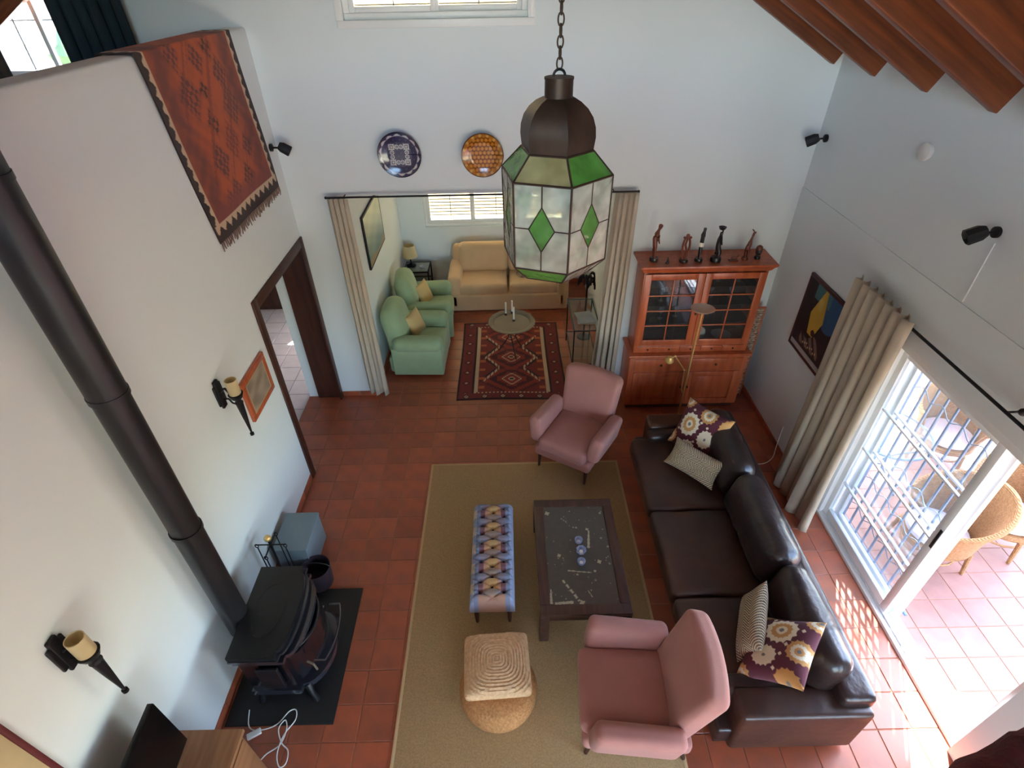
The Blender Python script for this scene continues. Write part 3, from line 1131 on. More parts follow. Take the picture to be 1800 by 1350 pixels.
R_ = math.radians
tag(place(pillow('kilim_cushion', .52, .52, .16, kilim_cushion, PAINT, n=110), (1.92, 4.06, .70), (R_(58), R_(0), R_(-50))),
    'maroon cushion with cream and ochre stepped diamonds at the far end of the leather sofa', 'cushion')
tag(place(pillow('chevron_cushion', .54, .29, .13, chevron_cushion, PAINT, n=110), (1.78, 3.72, .60), (R_(50), R_(0), R_(-47))),
    'oblong chevron-striped cushion leaning at the far end of the leather sofa', 'cushion')
tag(place(pillow('chevron_cushion', .56, .30, .13, chevron_cushion, PAINT, n=110), (1.76, 2.10, .60), (R_(72), R_(4), R_(-114))),
    'oblong chevron-striped cushion at the near end of the leather sofa', 'cushion')
tag(place(pillow('kilim_cushion', .52, .52, .16, kilim_cushion, PAINT, n=110), (1.84, 1.84, .68), (R_(46), R_(8), R_(-128))),
    'maroon cushion with cream and ochre stepped diamonds at the near end of the leather sofa', 'cushion')


# ---- pink armchairs
def pink_chair(label, loc, rz):
    t = thing('armchair', label, 'armchair', loc, rz)
    # local: front is -y, width x, seat centre 0,0
    MB().rb(-.33, -.40, .20, .33, .34, .33, .04, 3, 4).obj('seat_base', PINK, t)
    MB().rb(-.28, -.42, .30, .28, .22, .46, .06, 4, 8, puff(.03)).obj('seat_cushion', PINK, t)
    for s in (-1, 1):
        def fn(p, h, s=s):
            q = Vector(p)
            q.z += -.05 * (p.y / h.y) * 1.0 if False else 0
            q.x += s * .02 * (p.z / h.z)
            return q
        a = MB().rb(-.075, -.30, -.15, .075, .30, .15, .055, 4, 5, fn)
        a.obj('arm', PINK, t).matrix_local = T(s * .345, -.06, .47) @ RX(math.radians(-6))
    def bk(p, h):
        q = Vector(p)
        k = p.z / h.z
        q.y += .035 * (p.x / h.x) ** 2 * -1
        q.x *= 1 + .06 * k
        if p.y < 0: q.y -= .035 * (1 - (p.x / h.x) ** 2) * (1 - k * k)
        q.z += .03 * (1 - (p.x / h.x) ** 2) * max(0, k)
        return q
    MB().rb(-.31, -.085, -.33, .31, .085, .33, .06, 4, 8, bk).obj('backrest', PINK, t).matrix_local = T(0, .33, .63) @ RX(math.radians(-14))
    for x in (-.28, .28):
        MB().cyl((x, -.34, .21), (x, -.36, 0), .024, .013, 10).obj('leg', DWOOD, t)
        MB().cyl((x, .28, .21), (x, .33, 0), .024, .014, 10).obj('leg', DWOOD, t)
    return t


pink_chair('dusty pink armchair standing beyond the coffee table with its back to the alcove', (.73, 4.46, 0), R_(-32))
pink_chair('dusty pink armchair in the foreground seen over its back beside the leather sofa', (.86, 1.72, 0), R_(-94))


# ---- green armchairs
def green_chair(label, loc, rz):
    t = thing('armchair', label, 'armchair', loc, rz)
    MB().rb(-.36, -.38, .05, .36, .36, .30, .04, 3, 4).obj('seat_base', GREEN, t)
    MB().rb(-.25, -.40, .28, .25, .22, .43, .055, 4, 6, puff(.025)).obj('seat_cushion', GREEN, t)
    for s in (-1, 1):
        a = MB()
        a.rb(-.09, -.38, .0, .09, .30, .42, .02, 2, 4)
        a.rb(-.12, -.39, .36, .12, .28, .56, .095, 5, 5)
        a.obj('arm', GREEN, t).matrix_local = T(s * .33, 0, .05)
    def bk(p, h):
        q = Vector(p)
        k = p.z / h.z
        q.x *= 1 - .18 * max(0, k) ** 2
        q.y -= .05 * max(0, 1 - abs(k)) * (1 - (p.x / h.x) ** 2)
        q.z += .06 * (1 - (p.x / h.x) ** 2) * max(0, k)
        return q
    MB().rb(-.33, -.13, -.34, .33, .13, .32, .12, 5, 8, bk).obj('backrest', GREEN, t).matrix_local = T(0, .27, .60) @ RX(math.radians(-8))
    for x in (-.28, .28):
        for y in (-.32, .28):
            MB().cyl((x, y, .06), (x, y, 0), .025, .02, 8).obj('leg', DWOOD, t)
    return t


green_chair('sage green armchair nearest the alcove opening, by the left curtain', (-1.27, 6.42, 0), R_(88))
green_chair('sage green armchair deeper in the alcove, beside the glass side table', (-1.25, 7.33, 0), R_(95))
yc = lambda u, v: outc(paintby(u.shape, rgb(206, 178, 124)))
for (p_, l_) in (((-1.30, 6.50, .58), 'small ochre cushion on the green armchair nearest the opening'), ((-1.28, 7.36, .58), 'small ochre cushion on the green armchair deeper in the alcove')):
    tag(place(pillow('cushion', .34, .34, .12, yc, PAINT, n=30), p_, (R_(68), R_(0), R_(70))), l_, 'cushion')

# ---- beige sofa in the alcove
bs = thing('beige_sofa', 'beige two-seat sofa with a long skirt under the alcove window', 'sofa', (0, 8.22, 0), 0)
MB().rb(-.94, -.44, .01, .94, .42, .30, .03, 3, 8).obj('skirt', BEIGE, bs)
for s in (-1, 1):
    MB().rb(s * .42 - .40, -.42, .28, s * .42 + .40, .22, .46, .055, 4, 8, puff(.025)).obj('seat_cushion', BEIGE, bs)
    MB().rb(-.40, -.09, -.24, .40, .09, .24, .08, 4, 8, puff(.03, 1)).obj('back_cushion', BEIGE, bs).matrix_local = T(s * .40, .20, .68) @ RX(math.radians(-12))
    MB().rb(s * .86 - .11, -.44, .02, s * .86 + .11, .40, .60, .09, 4, 5).obj('arm', BEIGE, bs)
MB().rb(-.92, .24, .2, .92, .44, .84, .08, 4, 8).obj('back_frame', BEIGE, bs)
th = MB()
gx = 26
for j in range(gx + 1):
    for i in range(gx + 1):
        a, b = i / gx, j / gx
        th.v.append((.16 + .62 * a + .03 * math.sin(9 * b), 8.30 - .34 * b + .05 * math.sin(7 * a), .478 + .035 * abs(math.sin(13 * a + 5 * b)) + .04 * b * (1 - b) * math.cos(9 * a) ** 2))
for j in range(gx):
    for i in range(gx):
        a = j * (gx + 1) + i
        th.f.append((a, a + 1, a + gx + 2, a + gx + 1))
o = th.obj('throw_blanket', SLIP, smooth=80)
o.modifiers.new('Solidify', 'SOLIDIFY').thickness = .012
tag(o, 'crumpled grey-green throw lying on the right seat of the beige sofa', 'throw')

# ------------------------------------------------------------------ rugs
def flat_rug(name, label, x0, y0, x1, y1, colf, mat, z=.008, nu=200, nv=260, skew=0):
    def pos(u, v):
        x = x0 + (x1 - x0) * u + .012 * np.sin(6 * v + 1) * (u - .5)
        y = y0 + (y1 - y0) * v + .014 * np.sin(5 * u)
        return x, y, z + .002 * np.sin(9 * u + 3) * np.sin(7 * v)
    o = painted(name, pos, colf, nu, nv, mat, thick=.007)
    tag(o, label, 'rug')
    return o


rug = thing('sisal_rug', 'large plain sandy beige rug under the coffee table', 'rug', (0, 0, 0))
MB().rb(-.905, .62, 0, 1.18, 4.34, .009, .004, 1).obj('rug_field', JUTE, rug)
bd = MB()
for q in ((-.915, .61, -.89, 4.35), (1.165, .61, 1.19, 4.35), (-.89, .61, 1.165, .635), (-.89, 4.325, 1.165, 4.35)):
    bd.rb(q[0], q[1], 0, q[2], q[3], .011, .003)
bd.obj('binding', JUTEB, rug)


def stepd(a, b, n=26):
    return np.floor(np.abs(a) * n) / n + np.floor(np.abs(b) * n) / n


def kilim_rug(u, v):
    C_ = paintby(u.shape, rgb(112, 34, 34))
    a = (u - .5) * 1.44
    b = (v - .5) * 1.9
    dark, cream, brick, orange = rgb(48, 18, 24), rgb(206, 176, 146), rgb(150, 48, 38), rgb(190, 96, 56)
    # inner field
    fld = (np.abs(a) < .44) & (np.abs(b) < .80)
    put(C_, fld, rgb(128, 40, 36))
    for cy in (-.52, 0, .52):
        d = stepd(a * 1.0, (b - cy) * 1.25, 30)
        put(C_, fld & (d < .46), rgb(92, 26, 32))
        put(C_, fld & (d < .40), brick)
        put(C_, fld & (d < .27), rgb(84, 24, 32))
        put(C_, fld & (d < .20), brick)
        d2 = stepd(a, (b - cy) * 1.1, 44)
        put(C_, fld & (d2 < .125), cream)
        put(C_, fld & (d2 < .095), brick)
        put(C_, fld & (d2 < .045), cream)
        put(C_, fld & (d2 < .02), dark)
    # white stepped claws towards the sides
    for cy in (-.26, .26):
        for sg in (-1, 1):
            dd = np.abs(np.abs(b - cy) * .75 - (sg * a - .16) * 1.0)
            on = (dd < .022) & (sg * a > .17) & (sg * a < .38) & ((np.floor(a * 60) % 3) != 0)
            put(C_, fld & on, cream)
            dd = np.abs(np.abs(b - cy) * .75 - (sg * a - .20) * 1.0)
            on = (dd < .018) & (sg * a > .22) & (sg * a < .40)
            put(C_, fld & on, dark)
    put(C_, fld & (np.abs(a) > .36) & (np.abs(((b * 5) % 1) - .5) < .14), orange)
    # cream stripes left and right
    put(C_, (np.abs(np.abs(a) - .475) < .028) & (np.abs(b) < .80), cream)
    put(C_, (np.abs(np.abs(a) - .515) < .012) & (np.abs(b) < .84), dark)
    # border motifs
    bord = (np.abs(a) > .53) | (np.abs(b) > .82)
    put(C_, bord, rgb(120, 36, 38))
    tt = ((b * 4.2) % 1) - .5
    mm = (np.abs(a) > .53) & (np.abs(b) < .82)
    d = np.abs(tt) * .24 + np.abs(np.abs(a) - .61)
    put(C_, mm & (d < .055), dark)
    put(C_, mm & (d < .032), rgb(176, 92, 80))
    put(C_, mm & (d < .014), cream)
    tt = ((a * 4.2) % 1) - .5
    mm = (np.abs(b) > .83)
    d = np.abs(tt) * .24 + np.abs(np.abs(b) - .89)
    put(C_, mm & (d < .05), dark)
    put(C_, mm & (d < .032), cream)
    put(C_, mm & (d < .016), brick)
    put(C_, (np.abs(np.abs(b) - .812) < .012) & (np.abs(a) < .5) & ((np.floor(a * 40) % 2) == 0), cream)
    put(C_, (np.abs(a) > .695) | (np.abs(b) > .925), dark)
    return outc(C_)


flat_rug('kilim_rug', 'red kilim rug with stepped diamonds on the alcove floor', -.705, 5.49, .74, 7.40, kilim_rug, PAINT)

# ------------------------------------------------------------------ coffee table
ct = thing('coffee_table', 'low dark wooden coffee table with a worn speckled slate top', 'coffee table', (.195, 2.28, .0115))
TWX, TWY = .735, 1.17
tp = MB()
for q in ((0, 0, TWX, .09), (0, TWY - .09, TWX, TWY), (0, .09, .085, TWY - .09), (TWX - .085, .09, TWX, TWY - .09)):
    tp.rb(q[0], q[1], .365, q[2], q[3], .41, .005)
tp.obj('tabletop_frame', TWOOD, ct)
ap = MB()
ap.rb(.03, .03, .27, TWX - .03, .055, .365, .003); ap.rb(.03, TWY - .055, .27, TWX - .03, TWY - .03, .365, .003)
ap.rb(.03, .055, .27, .055, TWY - .055, .365, .003); ap.rb(TWX - .055, .055, .27, TWX - .03, TWY - .055, .365, .003)
ap.obj('apron', TWOOD, ct)
for x in (.0, TWX - .075):
    for y in (.0, TWY - .075):
        MB().rb(x, y, 0, x + .075, y + .075, .366, .006).obj('leg', TWOOD, ct)


def slate(u, v):
    C_ = paintby(u.shape, rgb(80, 70, 60))
    rs = np.random.RandomState(4)
    cr = rgb(182, 166, 138)
    x, y = u * .565, v * .99
    for k in range(60):
        cx, cy, r = rs.rand() * .565, rs.rand() * .99, rs.choice([.003, .004, .006, .009], p=[.45, .3, .15, .1])
        rr = r * (1 + .4 * np.sin(5 * np.arctan2(y - cy, x - cx) + k))
        put(C_, np.hypot(x - cx, y - cy) < rr, cr * rs.uniform(.6, 1))
    def seg(x0, y0, x1, y1, w0, w1, br=0):
        L_ = math.hypot(x1 - x0, y1 - y0)
        t = ((x - x0) * (x1 - x0) + (y - y0) * (y1 - y0)) / L_ ** 2
        d = np.abs((x - x0) * (y1 - y0) - (y - y0) * (x1 - x0)) / L_
        wd = w0 + (w1 - w0) * t + .0015 * np.sin(t * 30)
        on = (t > 0) & (t < 1) & (d < wd)
        if br: on &= (np.sin(t * br) > -.6)
        put(C_, on, cr)
    seg(.17, .31, .37, .285, .005, .004)
    seg(.12, .22, .24, .03, .008, .012, 26)
    seg(.04, .012, .19, .02, .010, .012)
    seg(.01, .01, .015, .14, .012, .004)
    seg(.375, .53, .40, .72, .011, .007)
    seg(.32, .12, .35, .06, .004, .003)
    seg(.16, .86, .22, .80, .004, .002, 20)
    for (cx, cy, r) in ((.035, .92, .02), (.11, .46, .015), (.45, .39, .017), (.385, .73, .013), (.26, .015, .02), (.40, .30, .01)):
        put(C_, np.hypot(x - cx, (y - cy)) < r * (1 + .25 * np.sin(4 * np.arctan2(y - cy, x - cx))), cr)
    return outc(C_)


painted('slate_top', lambda u, v: (.085 + .565 * u, .09 + .99 * v, .403 + 0 * u), slate, 150, 250, SLATE, ct, thick=.02)
vprof = [(.018, 0), (.024, .004), (.034, .03), (.036, .05), (.032, .05), (.029, .03), (.02, .012), (.0, .010)]
for (x, y, k, lb) in ((.572, 2.955, 0, 'glass tealight holder at the far end of the row of three'), (.583, 2.85, 1, 'frilled glass tealight holder in the middle of the row of three'), (.572, 2.738, 2, 'glass tealight holder at the near end of the row of three')):
    t = thing('tealight_holder', lb, 'candle holder', (x, y, .418), 0, 'glass tealight holders on the coffee table')
    pr = vprof if k != 1 else [(r * 1.15, z) for r, z in vprof]
    g = MB().lathe(pr, n=24 if k != 1 else 16)
    if k == 1:
        g.v = [(p[0] * (1 + .12 * (i % 2)), p[1] * (1 + .12 * (i % 2)), p[2]) for i, p in enumerate(g.v)]
    g.obj('cup', GLASSO, t)
    MB().cyl((0, 0, .0125), (0, 0, .026), .0155, n=14).obj('tealight', CANDLE, t)

# ------------------------------------------------------------------ tufted bench
bn = thing('tufted_bench', 'narrow patchwork tufted bench with blue, ochre and plum fabric', 'bench', (-.19, 2.92, .0115))
BW, BL = .375, 1.03


ROW = .0955
BTN = [(sx * .52 * BW / 2, -BL / 2 + .085 + ROW * k) for k in range(10) for sx in (-1, 1)] + [(0, -BL / 2 + .085 + ROW * (k + .5)) for k in range(9)]


def bench_pos(u, v):
    a, b = u * 2 - 1, v * 2 - 1
    e = np.clip(1 - a ** 8, 0, 1) ** .5 * np.clip(1 - b ** 24, 0, 1) ** .5
    x, y = a * BW / 2, b * BL / 2
    z = .31 + .125 * e
    sx = (x / (.52 * BW / 2)) * .5
    sy = (y + BL / 2 - .085) / ROW
    q = np.abs(np.sin((sx + sy) * PI + PI / 2)) * np.abs(np.sin((sx - sy) * PI + PI / 2))
    z = z - .020 * (1 - q) ** 3 * e
    for (bx, by) in BTN:
        d2 = ((x - bx) / .017) ** 2 + ((y - by) / .017) ** 2
        z = z - .030 * np.exp(-d2)
    return x, y, z


def bench_col(u, v):
    x = (u * 2 - 1)
    y = v * BL - .085
    blue, ochre, plum, cream, peach = rgb(128, 134, 158), rgb(196, 156, 102), rgb(120, 80, 88), rgb(206, 192, 176), rgb(190, 140, 110)
    r1 = (np.floor(y / ROW + .25 * np.sin(u * 9)) % 2 == 0)
    C_ = paintby(u.shape, blue)
    put(C_, np.abs(x) > .78, rgb(150, 158, 184))
    put(C_, (np.abs(x) < .62) & r1, plum)
    put(C_, (np.abs(x) < .40) & r1, peach)
    put(C_, (np.abs(x) < .24) & r1, ochre)
    put(C_, (np.abs(x) < .55) & ~r1, rgb(140, 128, 138))
    put(C_, (np.abs(x) < .26) & ~r1, rgb(150, 126, 112))
    put(C_, (x < -.78) & r1, cream)
    put(C_, (y < -.03) & (np.abs(x) < .6), rgb(176, 132, 110))
    for (bx, by) in BTN:
        d2 = np.hypot(x * BW / 2 - bx, v * BL - BL / 2 - by)
        put(C_, d2 < .011, rgb(70, 46, 62))
    return outc(C_)


painted('tufted_seat', bench_pos, bench_col, 90, 240, PAINT, bn, closed=lambda u, v: ((u * 2 - 1) * BW / 2, (v * 2 - 1) * BL / 2, .255 + 0 * u), smooth=80)
MB().rb(-BW / 2 + .015, -BL / 2 + .015, .235, BW / 2 - .015, BL / 2 - .015, .285, .01).obj('rail', DWOOD, bn)
bt0 = MB().ball((0, 0, 0), .011, 10, (1, 1, .5)).obj('button', M('plum_button', srgb(70, 40, 60), .7), bn)
bp = [(x, y, .398) for x, y in BTN]
bt0.location = bp[0]
copies(bt0, bp[1:], bn)
for x in (-.14, .14):
    for y in (-.45, .45):
        MB().cyl((x, y, .24), (x, y, 0), .026, .014, 10).obj('leg', DWOOD, bn)

# ------------------------------------------------------------------ raffia pouf
pf = thing('raffia_pouf', 'round woven raffia pouf with a square coiled cushion on top', 'pouf', (-.145, 1.90, .0115), R_(3))
bp_ = MB()
prof = [(.16, .0), (.235, .02), (.275, .08), (.288, .15), (.28, .22), (.25, .275), (.18, .30), (0.0, .305)]
pp = []
for i in range(len(prof) - 1):
    for k in range(4):
        t = k / 4
        pp.append((prof[i][0] * (1 - t) + prof[i + 1][0] * t, prof[i][1] * (1 - t) + prof[i + 1][1] * t))
pp.append(prof[-1])
pp = [(r + (.006 if i % 2 else 0), z) for i, (r, z) in enumerate(pp[:-1])] + [pp[-1]]
bp_.lathe(pp, (0, -.05, 0), 56)
bp_.obj('woven_base', RAFFD, pf)


def coil(p, h):
    q = Vector(p)
    d = (abs(p.x) ** 3.2 + abs(p.y) ** 3.2) ** (1 / 3.2)
    if p.z > 0:
        q.z += .045 * (1 - (d / h.x) ** 2 * .9) + .0045 * math.sin(d * 2 * PI / .0215)
    return q


MB().rb(-.245, -.235, -.045, .245, .245, .045, .04, 4, 64, coil).obj('coiled_cushion', RAFF, pf).matrix_local = T(0, .035, .335) @ RX(R_(-4))

# ------------------------------------------------------------------ stove
hs = MB().rb(-2.20, 1.69, 0, -1.385, 2.815, .012, .004)
tag(hs.obj('hearth_plate', M('black_slab', srgb(12, 12, 13), .6)), 'black hearth plate on the floor under the stove', 'hearth plate')
st = thing('wood_stove', 'black cast iron wood stove with a bowed front and oval lid', 'stove', (-1.76, 2.19, .0125))
# bowed outline, local x towards the room
def bow(x0, xs, xm, hy, n=14):
    pts = [(x0, hy)]
    pts += []
    arc = [(xs + (xm - xs) * math.cos(a), hy * .86 * math.sin(a)) for a in np.linspace(-PI / 2, PI / 2, n)]
    return [(x0, -hy), (xs, -hy)] + arc + [(xs, hy), (x0, hy)]


def stv(z0, z1, x0, xs, xm, hy, nm, mat):
    return MB().prism(bow(x0, xs, xm, hy), z0, z1).obj(nm, mat, st, smooth=30)


SHEEN = M('polished_black', srgb(40, 42, 50), .16, coat=1.)
stv(.705, .745, -.24, .09, .155, .36, 'top_plate', CAST)
stv(.685, .705, -.235, .11, .185, .37, 'top_rim', SHEEN)
stv(.655, .685, -.23, .10, .165, .35, 'cornice', ENAM)
stv(.62, .655, -.23, .13, .235, .35, 'hood_step', SHEEN)
stv(.585, .62, -.22, .12, .225, .33, 'hood_step', ENAM)
stv(.20, .585, -.22, .12, .255, .32, 'firebox', ENAM)
stv(.14, .20, -.23, .14, .32, .34, 'ash_lip', SHEEN)
MB().lathe([(.0, 0), (1, 0), (1, .006), (.93, .006), (.93, .003), (.0, .003)], n=40).obj('oval_lid', CAST, st).matrix_local = T(-.06, 0, .745) @ Matrix.Diagonal((.115, .215, 1, 1))
arcp = [(.10 + .16 * math.cos(a), .275 * .86 * math.sin(a)) for a in np.linspace(-1.25, 1.25, 14)]
fr = MB()
fr.tube([(x, y, .60) for x, y in arcp], .012, 8); fr.tube([(x, y, .30) for x, y in arcp], .012, 8)
for (x, y) in (arcp[0], arcp[-1]): fr.cyl((x, y, .30), (x, y, .60), .012, n=8)
fr.obj('door_frame', CAST, st)
gp = MB()
for i in range(13):
    (xa, ya), (xb, yb) = arcp[i], arcp[i + 1]
    gp.add([(xa, ya, .31), (xb, yb, .31), (xb, yb, .59), (xa, ya, .59)], [(0, 1, 2, 3)])
gp.obj('door_glass', ENAM, st)
hp = [(.36 + .02 * math.cos(a * 2), .23 * math.sin(a), .42) for a in np.linspace(-1.3, 1.3, 12)]
hp = [(.26, hp[0][1], .42)] + hp + [(.26, hp[-1][1], .42)]
MB().tube(hp, .009, 8).obj('towel_rail', M('polished_rail', srgb(120, 120, 128), .25, metal=.9), st)
MB().tube([(.24, -.27, .5), (.29, -.29, .5), (.30, -.29, .42)], .008, 8).obj('door_handle', STEEL, st)
MB().rb(-.10, -.36, .28, .06, -.33, .55, .01, 2).obj('side_panel', CAST, st)
MB().rb(-.10, .33, .28, .06, .36, .55, .01, 2).obj('side_panel', CAST, st)
for sy in (-1, 1):
    for x in (-.18, .16):
        MB().tube([(x, sy * .27, .15), (x + (.03 if x > 0 else -.02), sy * .31, .09), (x + (.05 if x > 0 else -.03), sy * .32, 0)], [.035, .022, .026], 10).obj('leg', CAST, st)
MB().cyl((-.28, 0, .62), (-.20, 0, .62), .10, n=24).obj('flue_collar', CAST, st)
fp = thing('stove_pipe', 'tall black flue pipe rising from the stove past the left wall', 'stove pipe', (-2.07, 2.17, 0))
ptop, pbot = Vector((.13, -.04, 5.6)), Vector((0, 0, .56))
def pp3(t): return pbot.lerp(ptop, t)
MB().tube([pp3(0), pp3(.45)], .088, 32).obj('pipe_section', PIPE, fp)
MB().tube([pp3(.45), pp3(1)], .092, 32).obj('pipe_section', PIPE, fp)
for t in (.235, .45, .66):
    MB().tube([pp3(t - .003), pp3(t + .003)], .096, 32).obj('pipe_ring', PIPE, fp)

# grey box, scuttle, fire tools
bx = thing('storage_box', 'grey painted metal box on the floor against the left wall', 'box', (-2.0, 3.20, 0))
MB().rb(-.17, -.22, 0, .13, .20, .34, .006, 2).obj('box_body', GREYP, bx)
MB().rb(-.175, -.225, .34, .135, .205, .37, .006, 2).obj('lid', GREYP, bx)
sc_ = thing('coal_scuttle', 'small dark bucket between the stove and the grey box', 'bucket', (-1.79, 2.89, 0))
m = MB()
ol = [(.11, 0), (.115, .01), (.13, .24), (.125, .24), (.105, .02), (0, .02)]
m.lathe(ol, n=24); m.obj('bucket_body', M('dark_bucket', srgb(44, 34, 42), .5), sc_)
MB().tube([(.128 * math.cos(a), 0, .24 + .06 * math.sin(a)) for a in np.linspace(0, PI, 12)], .004, 6).obj('handle', BLACK, sc_)
ft = thing('fireplace_tools', 'black wrought iron fireside tool stand with brass knob by the left wall', 'fire tools', (-2.05, 2.83, 0))
MB().lathe([(.0, 0), (.10, 0), (.10, .012), (.03, .02), (0, .02)], n=24).obj('base', BLACK, ft)
MB().cyl((0, 0, .02), (0, 0, .70), .010, n=10).obj('post', BLACK, ft)
MB().ball((0, 0, .745), .030, 14).obj('brass_knob', BRASS, ft)
cb = MB()
cb.cyl((-.13, 0, .66), (.13, 0, .66), .006, n=8); cb.cyl((0, -.13, .66), (0, .13, .66), .006, n=8)
cb.obj('cross_arm', BLACK, ft)
for i, (x, y) in enumerate(((-.12, 0), (.12, 0), (0, -.12), (0, .12))):
    tl = MB()
    tl.cyl((x, y, .10), (x * .98, y * .98, .62), .005, n=8)
    tl.tube([(x + .014 * math.cos(a), y, .645 + .022 * math.sin(a)) for a in np.linspace(0, 2 * PI, 12)[:-1]], .004, 6, close=True)
    if i == 0: tl.rb(x - .035, y - .01, .04, x + .035, y + .01, .13, .004)
    if i == 1: tl.rb(x - .03, y - .02, .05, x + .03, y + .02, .14, .012)
    if i == 2: tl.tube([(x, y, .10), (x, y - .02, .07), (x, y - .04, .08)], .005, 6)
    if i == 3: tl.tube([(x, y, .14), (x + .02, y, .10), (x, y, .05)], .004, 6)
    tl.obj(('shovel', 'brush', 'poker', 'tongs')[i], BLACK, ft)

# ------------------------------------------------------------------ television corner
tv = thing('television', 'black flat television on the wooden cabinet in the lower left corner', 'television', (-2.0, .86, .755), R_(3))
MB().rb(-.018, -.46, .05, .018, .47, .55, .006).obj('panel', SCREEN, tv)
MB().rb(-.055, -.2, .12, -.018, .2, .42, .01).obj('rear_housing', M('tv_plastic', srgb(20, 20, 22), .5), tv)
MB().rb(-.08, -.17, 0, .09, .17, .014, .004).obj('foot', MATS['tv_plastic'], tv)
MB().rb(-.02, -.03, .014, .01, .03, .06, .003).obj('neck', MATS['tv_plastic'], tv)
tu = thing('tv_cabinet', 'tan wooden television cabinet against the left wall', 'cabinet', (-2.215, .3, 0))
MB().rb(0, 0, .71, .50, 1.10, .745, .004).obj('top', OAK, tu)
MB().rb(.01, .01, .05, .48, .03, .71, .003).obj('side_panel', OAK, tu)
MB().rb(.01, 1.06, .05, .48, 1.08, .71, .003).obj('side_panel', OAK, tu)
MB().rb(.01, .03, .05, .48, 1.06, .07, .003).obj('shelf', OAK, tu)
MB().rb(.01, .03, .40, .46, 1.06, .42, .003).obj('shelf', OAK, tu)
dd = MB().rb(.48, .03, .08, .498, .54, .69, .003).obj('door', OAK, tu)
MB().ball((.51, .5, .4), .012, 10).obj('knob', BRASS, dd)
dd = MB().rb(.48, .55, .08, .498, 1.06, .69, .003).obj('door', OAK, tu)
MB().ball((.51, .59, .4), .012, 10).obj('knob', BRASS, dd)
for y in (.05, 1.05):
    for x in (.05, .44):
        MB().rb(x - .02, y - .02, 0, x + .02, y + .02, .05, .003).obj('leg', OAK, tu)
# white extension lead
wc = thing('extension_lead', 'white power cable looped on the black hearth plate and floor', 'cable', (0, 0, .016))
pts = [(-2.05, 1.80, .0), (-2.02, 1.70, .0), (-1.97, 1.66, 0), (-1.88, 1.665, 0), (-1.80, 1.70, 0), (-1.74, 1.78, .004), (-1.69, 1.79, .006), (-1.675, 1.72, .004), (-1.73, 1.62, .004),
       (-1.74, 1.50, .004), (-1.70, 1.42, .002), (-1.66, 1.44, .0), (-1.67, 1.52, .0), (-1.73, 1.57, .006), (-1.78, 1.66, .008), (-1.75, 1.72, .008), (-1.72, 1.66, .008), (-1.74, 1.56, .0), (-1.82, 1.50, 0), (-1.86, 1.44, 0)]


def smoothpath(pts, n=8):
    P_ = [Vector(p) for p in pts]
    out = []
    for i in range(len(P_) - 1):
        a, b, c, d = P_[max(0, i - 1)], P_[i], P_[i + 1], P_[min(len(P_) - 1, i + 2)]
        for k in range(n):
            t = k / n
            out.append(.5 * ((2 * b) + (-a + c) * t + (2 * a - 5 * b + 4 * c - d) * t * t + (-a + 3 * b - 3 * c + d) * t ** 3))
    out.append(P_[-1])
    return out


MB().tube(smoothpath(pts), .0045, 8).obj('cord', WHITEP, wc)
MB(T(-1.95, 1.63, 0) @ RZ(.5)).rb(-.05, -.022, -.002, .05, .022, .022, .006, 2).obj('socket_block', WHITEP, wc)
MB(T(-1.87, 1.42, 0) @ RZ(1.2)).rb(-.03, -.018, -.002, .03, .018, .02, .006, 2).obj('plug', WHITEP, wc)

# ------------------------------------------------------------------ left wall: hanging kilim
hk = thing('hanging_kilim', 'rust-red patterned kilim draped over the landing parapet', 'rug', (0, 0, 0))
KL = 1.60


def hk_pos(u, v):
    # v 0 = on landing side, over the parapet top, then down
    s = v * KL
    y0 = 3.82 + .22 * np.clip((s - .3) / 1.3, 0, 1)
    y1 = 5.30 + .13 * np.clip((s - .3) / 1.3, 0, 1)
    y = y0 + (y1 - y0) * u
    lip = .22
    x = np.where(s < .08, XL - .215, np.where(s < .08 + lip, XL - .215 + (s - .08), XL + .012 + .006 * np.sin(9 * u + 4 * s)))
    z = np.where(s < .08, ZP + .006 - (.08 - s), np.where(s < .08 + lip, ZP + .010, ZP + .010 - (s - .08 - lip)))
    x = np.where(s >= .08 + lip, x, x)
    return x, y, z


